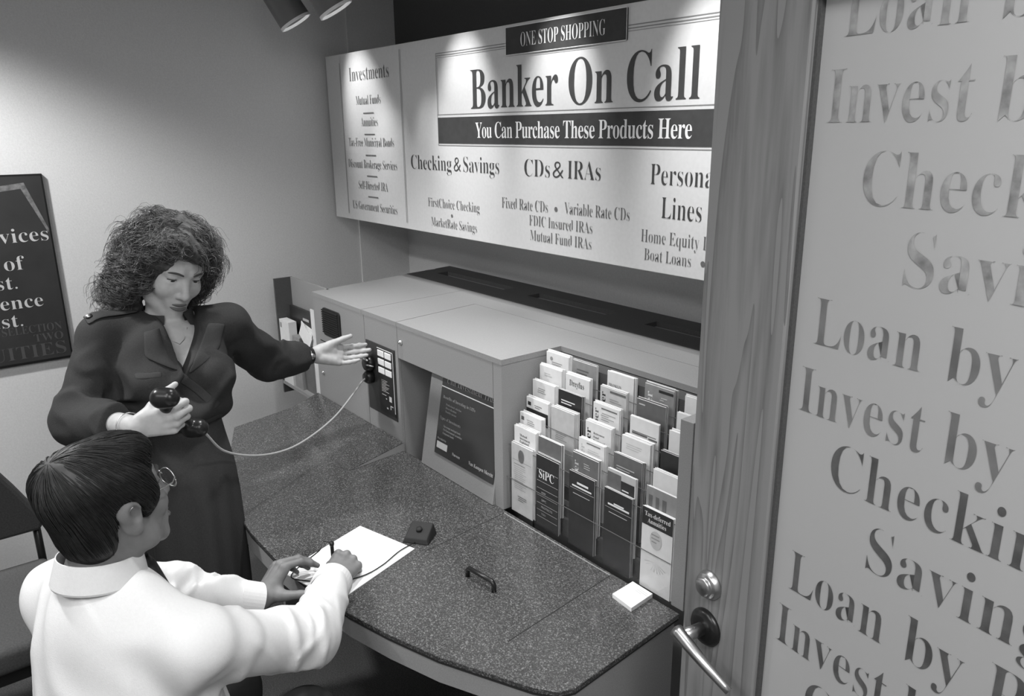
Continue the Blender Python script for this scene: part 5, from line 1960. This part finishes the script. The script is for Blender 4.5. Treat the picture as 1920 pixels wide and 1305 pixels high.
lone('envelope_box', 'tall narrow white box standing at the left end of the side pocket', 'box',
     MB().box((-3.230, FY - 0.006, 0.7575), (-3.128, FY + 0.030, 1.045)), 'leaf_white',
     [('stamp', MB().box((-3.222, FY - 0.0066, 1.010), (-3.204, FY - 0.006, 1.032)), 'leaf_grey')])
lone('black_folder', 'black folder with a pale title standing at the back of the side pocket', 'folder',
     MB().box((-3.225, FY + 0.046, 0.7575), (-2.880, FY + 0.060, 1.100)), 'leaf_dark',
     [('title', MB().box((-3.09, FY + 0.0454, 1.055), (-3.03, FY + 0.046, 1.066)), 'leaf_light'),
      ('title', MB().box((-2.97, FY + 0.0454, 1.035), (-2.962, FY + 0.046, 1.07)), 'leaf_light'),
      ('title', MB().box((-2.955, FY + 0.0454, 1.03), (-2.949, FY + 0.046, 1.07)), 'leaf_light')])
lone('white_leaflet', 'slim white leaflet upright against the right side of the side pocket', 'leaflet',
     MB().box((-2.915, FY + 0.006, 0.7575), (-2.870, FY + 0.010, 1.142)), 'leaf_white')
fan = tag(empty('fanned_forms', (-2.99, FY, 1.0)), 'fan of white forms sticking out of the side pocket', 'paper')
for k in range(4):
    a = math.radians(-35 + 9 * k)
    ux, uz = Vector((math.cos(a), 0, math.sin(a))), Vector((-math.sin(a), 0, math.cos(a)))
    c0 = Vector((-2.985, FY - 0.003 + 0.004 * k, 0.992)) + ux * (-0.05) + uz * (-0.005)
    MB().obox(c0, ux * 0.105, (0, 0.001, 0), uz * 0.075).build('form', 'paper', fan)
lone('grey_binder', 'grey binder behind the white box in the side pocket', 'binder',
     MB().box((-3.118, FY + 0.002, 0.7575), (-3.045, FY + 0.040, 0.99)), 'leaf_grey', [('label_strip', MB().box((-3.075, FY + 0.001, 0.88), (-3.06, FY + 0.002, 0.975)), 'leaf_white')])
lone('dark_booklet', 'dark booklet standing below the fanned forms in the side pocket', 'booklet',
     MB().box((-3.035, FY + 0.016, 0.7575), (-2.925, FY + 0.030, 1.0)), 'leaf_mid')

# ------------------------------------------------------------------ chairs
ch = tag(empty('side_chair', (-2.62, -0.05, 0)), 'dark upholstered side chair by the left wall behind the seated man', 'chair')


def cushion(name, mat, lo, hi, rad, parent, tilt=0.0):
    o = MB().box(lo, hi).build(name, mat, parent)
    b = o.modifiers.new('round', 'BEVEL')
    b.width = rad
    b.segments = 4
    for p in o.data.polygons:
        p.use_smooth = True
    return o


bkp = [(-0.42, 0.60), (-0.40, 0.84), (-0.34, 0.90), (0.02, 0.90), (0.085, 0.855), (0.135, 0.765), (0.20, 0.635), (0.185, 0.60)]
MB().prism([(-2.77, y, z) for y, z in bkp], (0.055, 0, 0)).build('backrest', 'chair', ch, bevel=0.012)
cushion('seat', 'chair_seat', (-2.74, -0.42, 0.42), (-2.24, 0.19, 0.50), 0.025, ch)
for y in (-0.40, 0.175):
    MB().tube([(-2.755, y, 0.0), (-2.755, y, 0.45), (-2.76, y, 0.66)], 0.012, 10).build('leg', 'black', ch, smooth=True)
    MB().tube([(-2.27, y, 0.0), (-2.27, y, 0.44)], 0.012, 10).build('leg', 'black', ch, smooth=True)
MB().box((-2.76, -0.41, 0.385), (-2.26, 0.182, 0.42)).build('seat_frame', 'black', ch)
oc = tag(empty('desk_chair', (-1.36, 0.05, 0)), 'dark desk chair the man in the white shirt sits on', 'chair')
fwd, sd = Vector(tuple(mf)), Vector(tuple(mside))
cc0 = Vector((-1.375, 0.10, 0))


def slab(c, a, b, h, ax=fwd, ay=sd):
    return MB().obox(Vector(c) - ax * a - ay * b, ax * 2 * a, ay * 2 * b, ZA * h)


slab(cc0 + fwd * 0.04 + ZA * 0.385, 0.24, 0.24, 0.07).build('seat', 'chair', oc, bevel=0.02)
slab(cc0 - fwd * 0.26 + ZA * 0.50, 0.025, 0.20, 0.30).build('backrest', 'chair', oc, bevel=0.02)
MB().tube([cc0 - fwd * 0.20 + ZA * 0.40, cc0 - fwd * 0.29 + ZA * 0.42, cc0 - fwd * 0.29 + ZA * 0.62], 0.014, 10).build('back_support', 'black', oc, smooth=True)
MB().tube([cc0 + ZA * 0.08, cc0 + ZA * 0.385], 0.025, 14).build('gas_column', 'black', oc, smooth=True)
for k in range(5):
    a = 2 * math.pi * k / 5 + 0.3
    dv = Vector((math.cos(a), math.sin(a), 0))
    lg = MB().tube([cc0 + ZA * 0.10, cc0 + dv * 0.26 + ZA * 0.065], [0.022, 0.016], 10).build('base_arm', 'black', oc, smooth=True)
    MB().lathe(cc0 + dv * 0.26 + ZA * 0.027 - dv.cross(ZA) * 0.018, dv.cross(ZA), [(0.0005, 0), (0.027, 0), (0.027, 0.036), (0.0005, 0.036)], 16).build('caster', 'black', lg, smooth=True)
for s in (-1, 1):
    ac = cc0 + sd * 0.275 * s
    ar_ = MB().tube([ac - fwd * 0.08 + ZA * 0.40, ac - fwd * 0.10 + ZA * 0.60, ac - fwd * 0.02 + ZA * 0.625], 0.014, 10).build('arm_support', 'black', oc, smooth=True)
    slab(ac + ZA * 0.625 - fwd * 0.03, 0.13, 0.028, 0.028).build('armrest', 'chair', ar_, bevel=0.01)
bpy.context.view_layer.update()
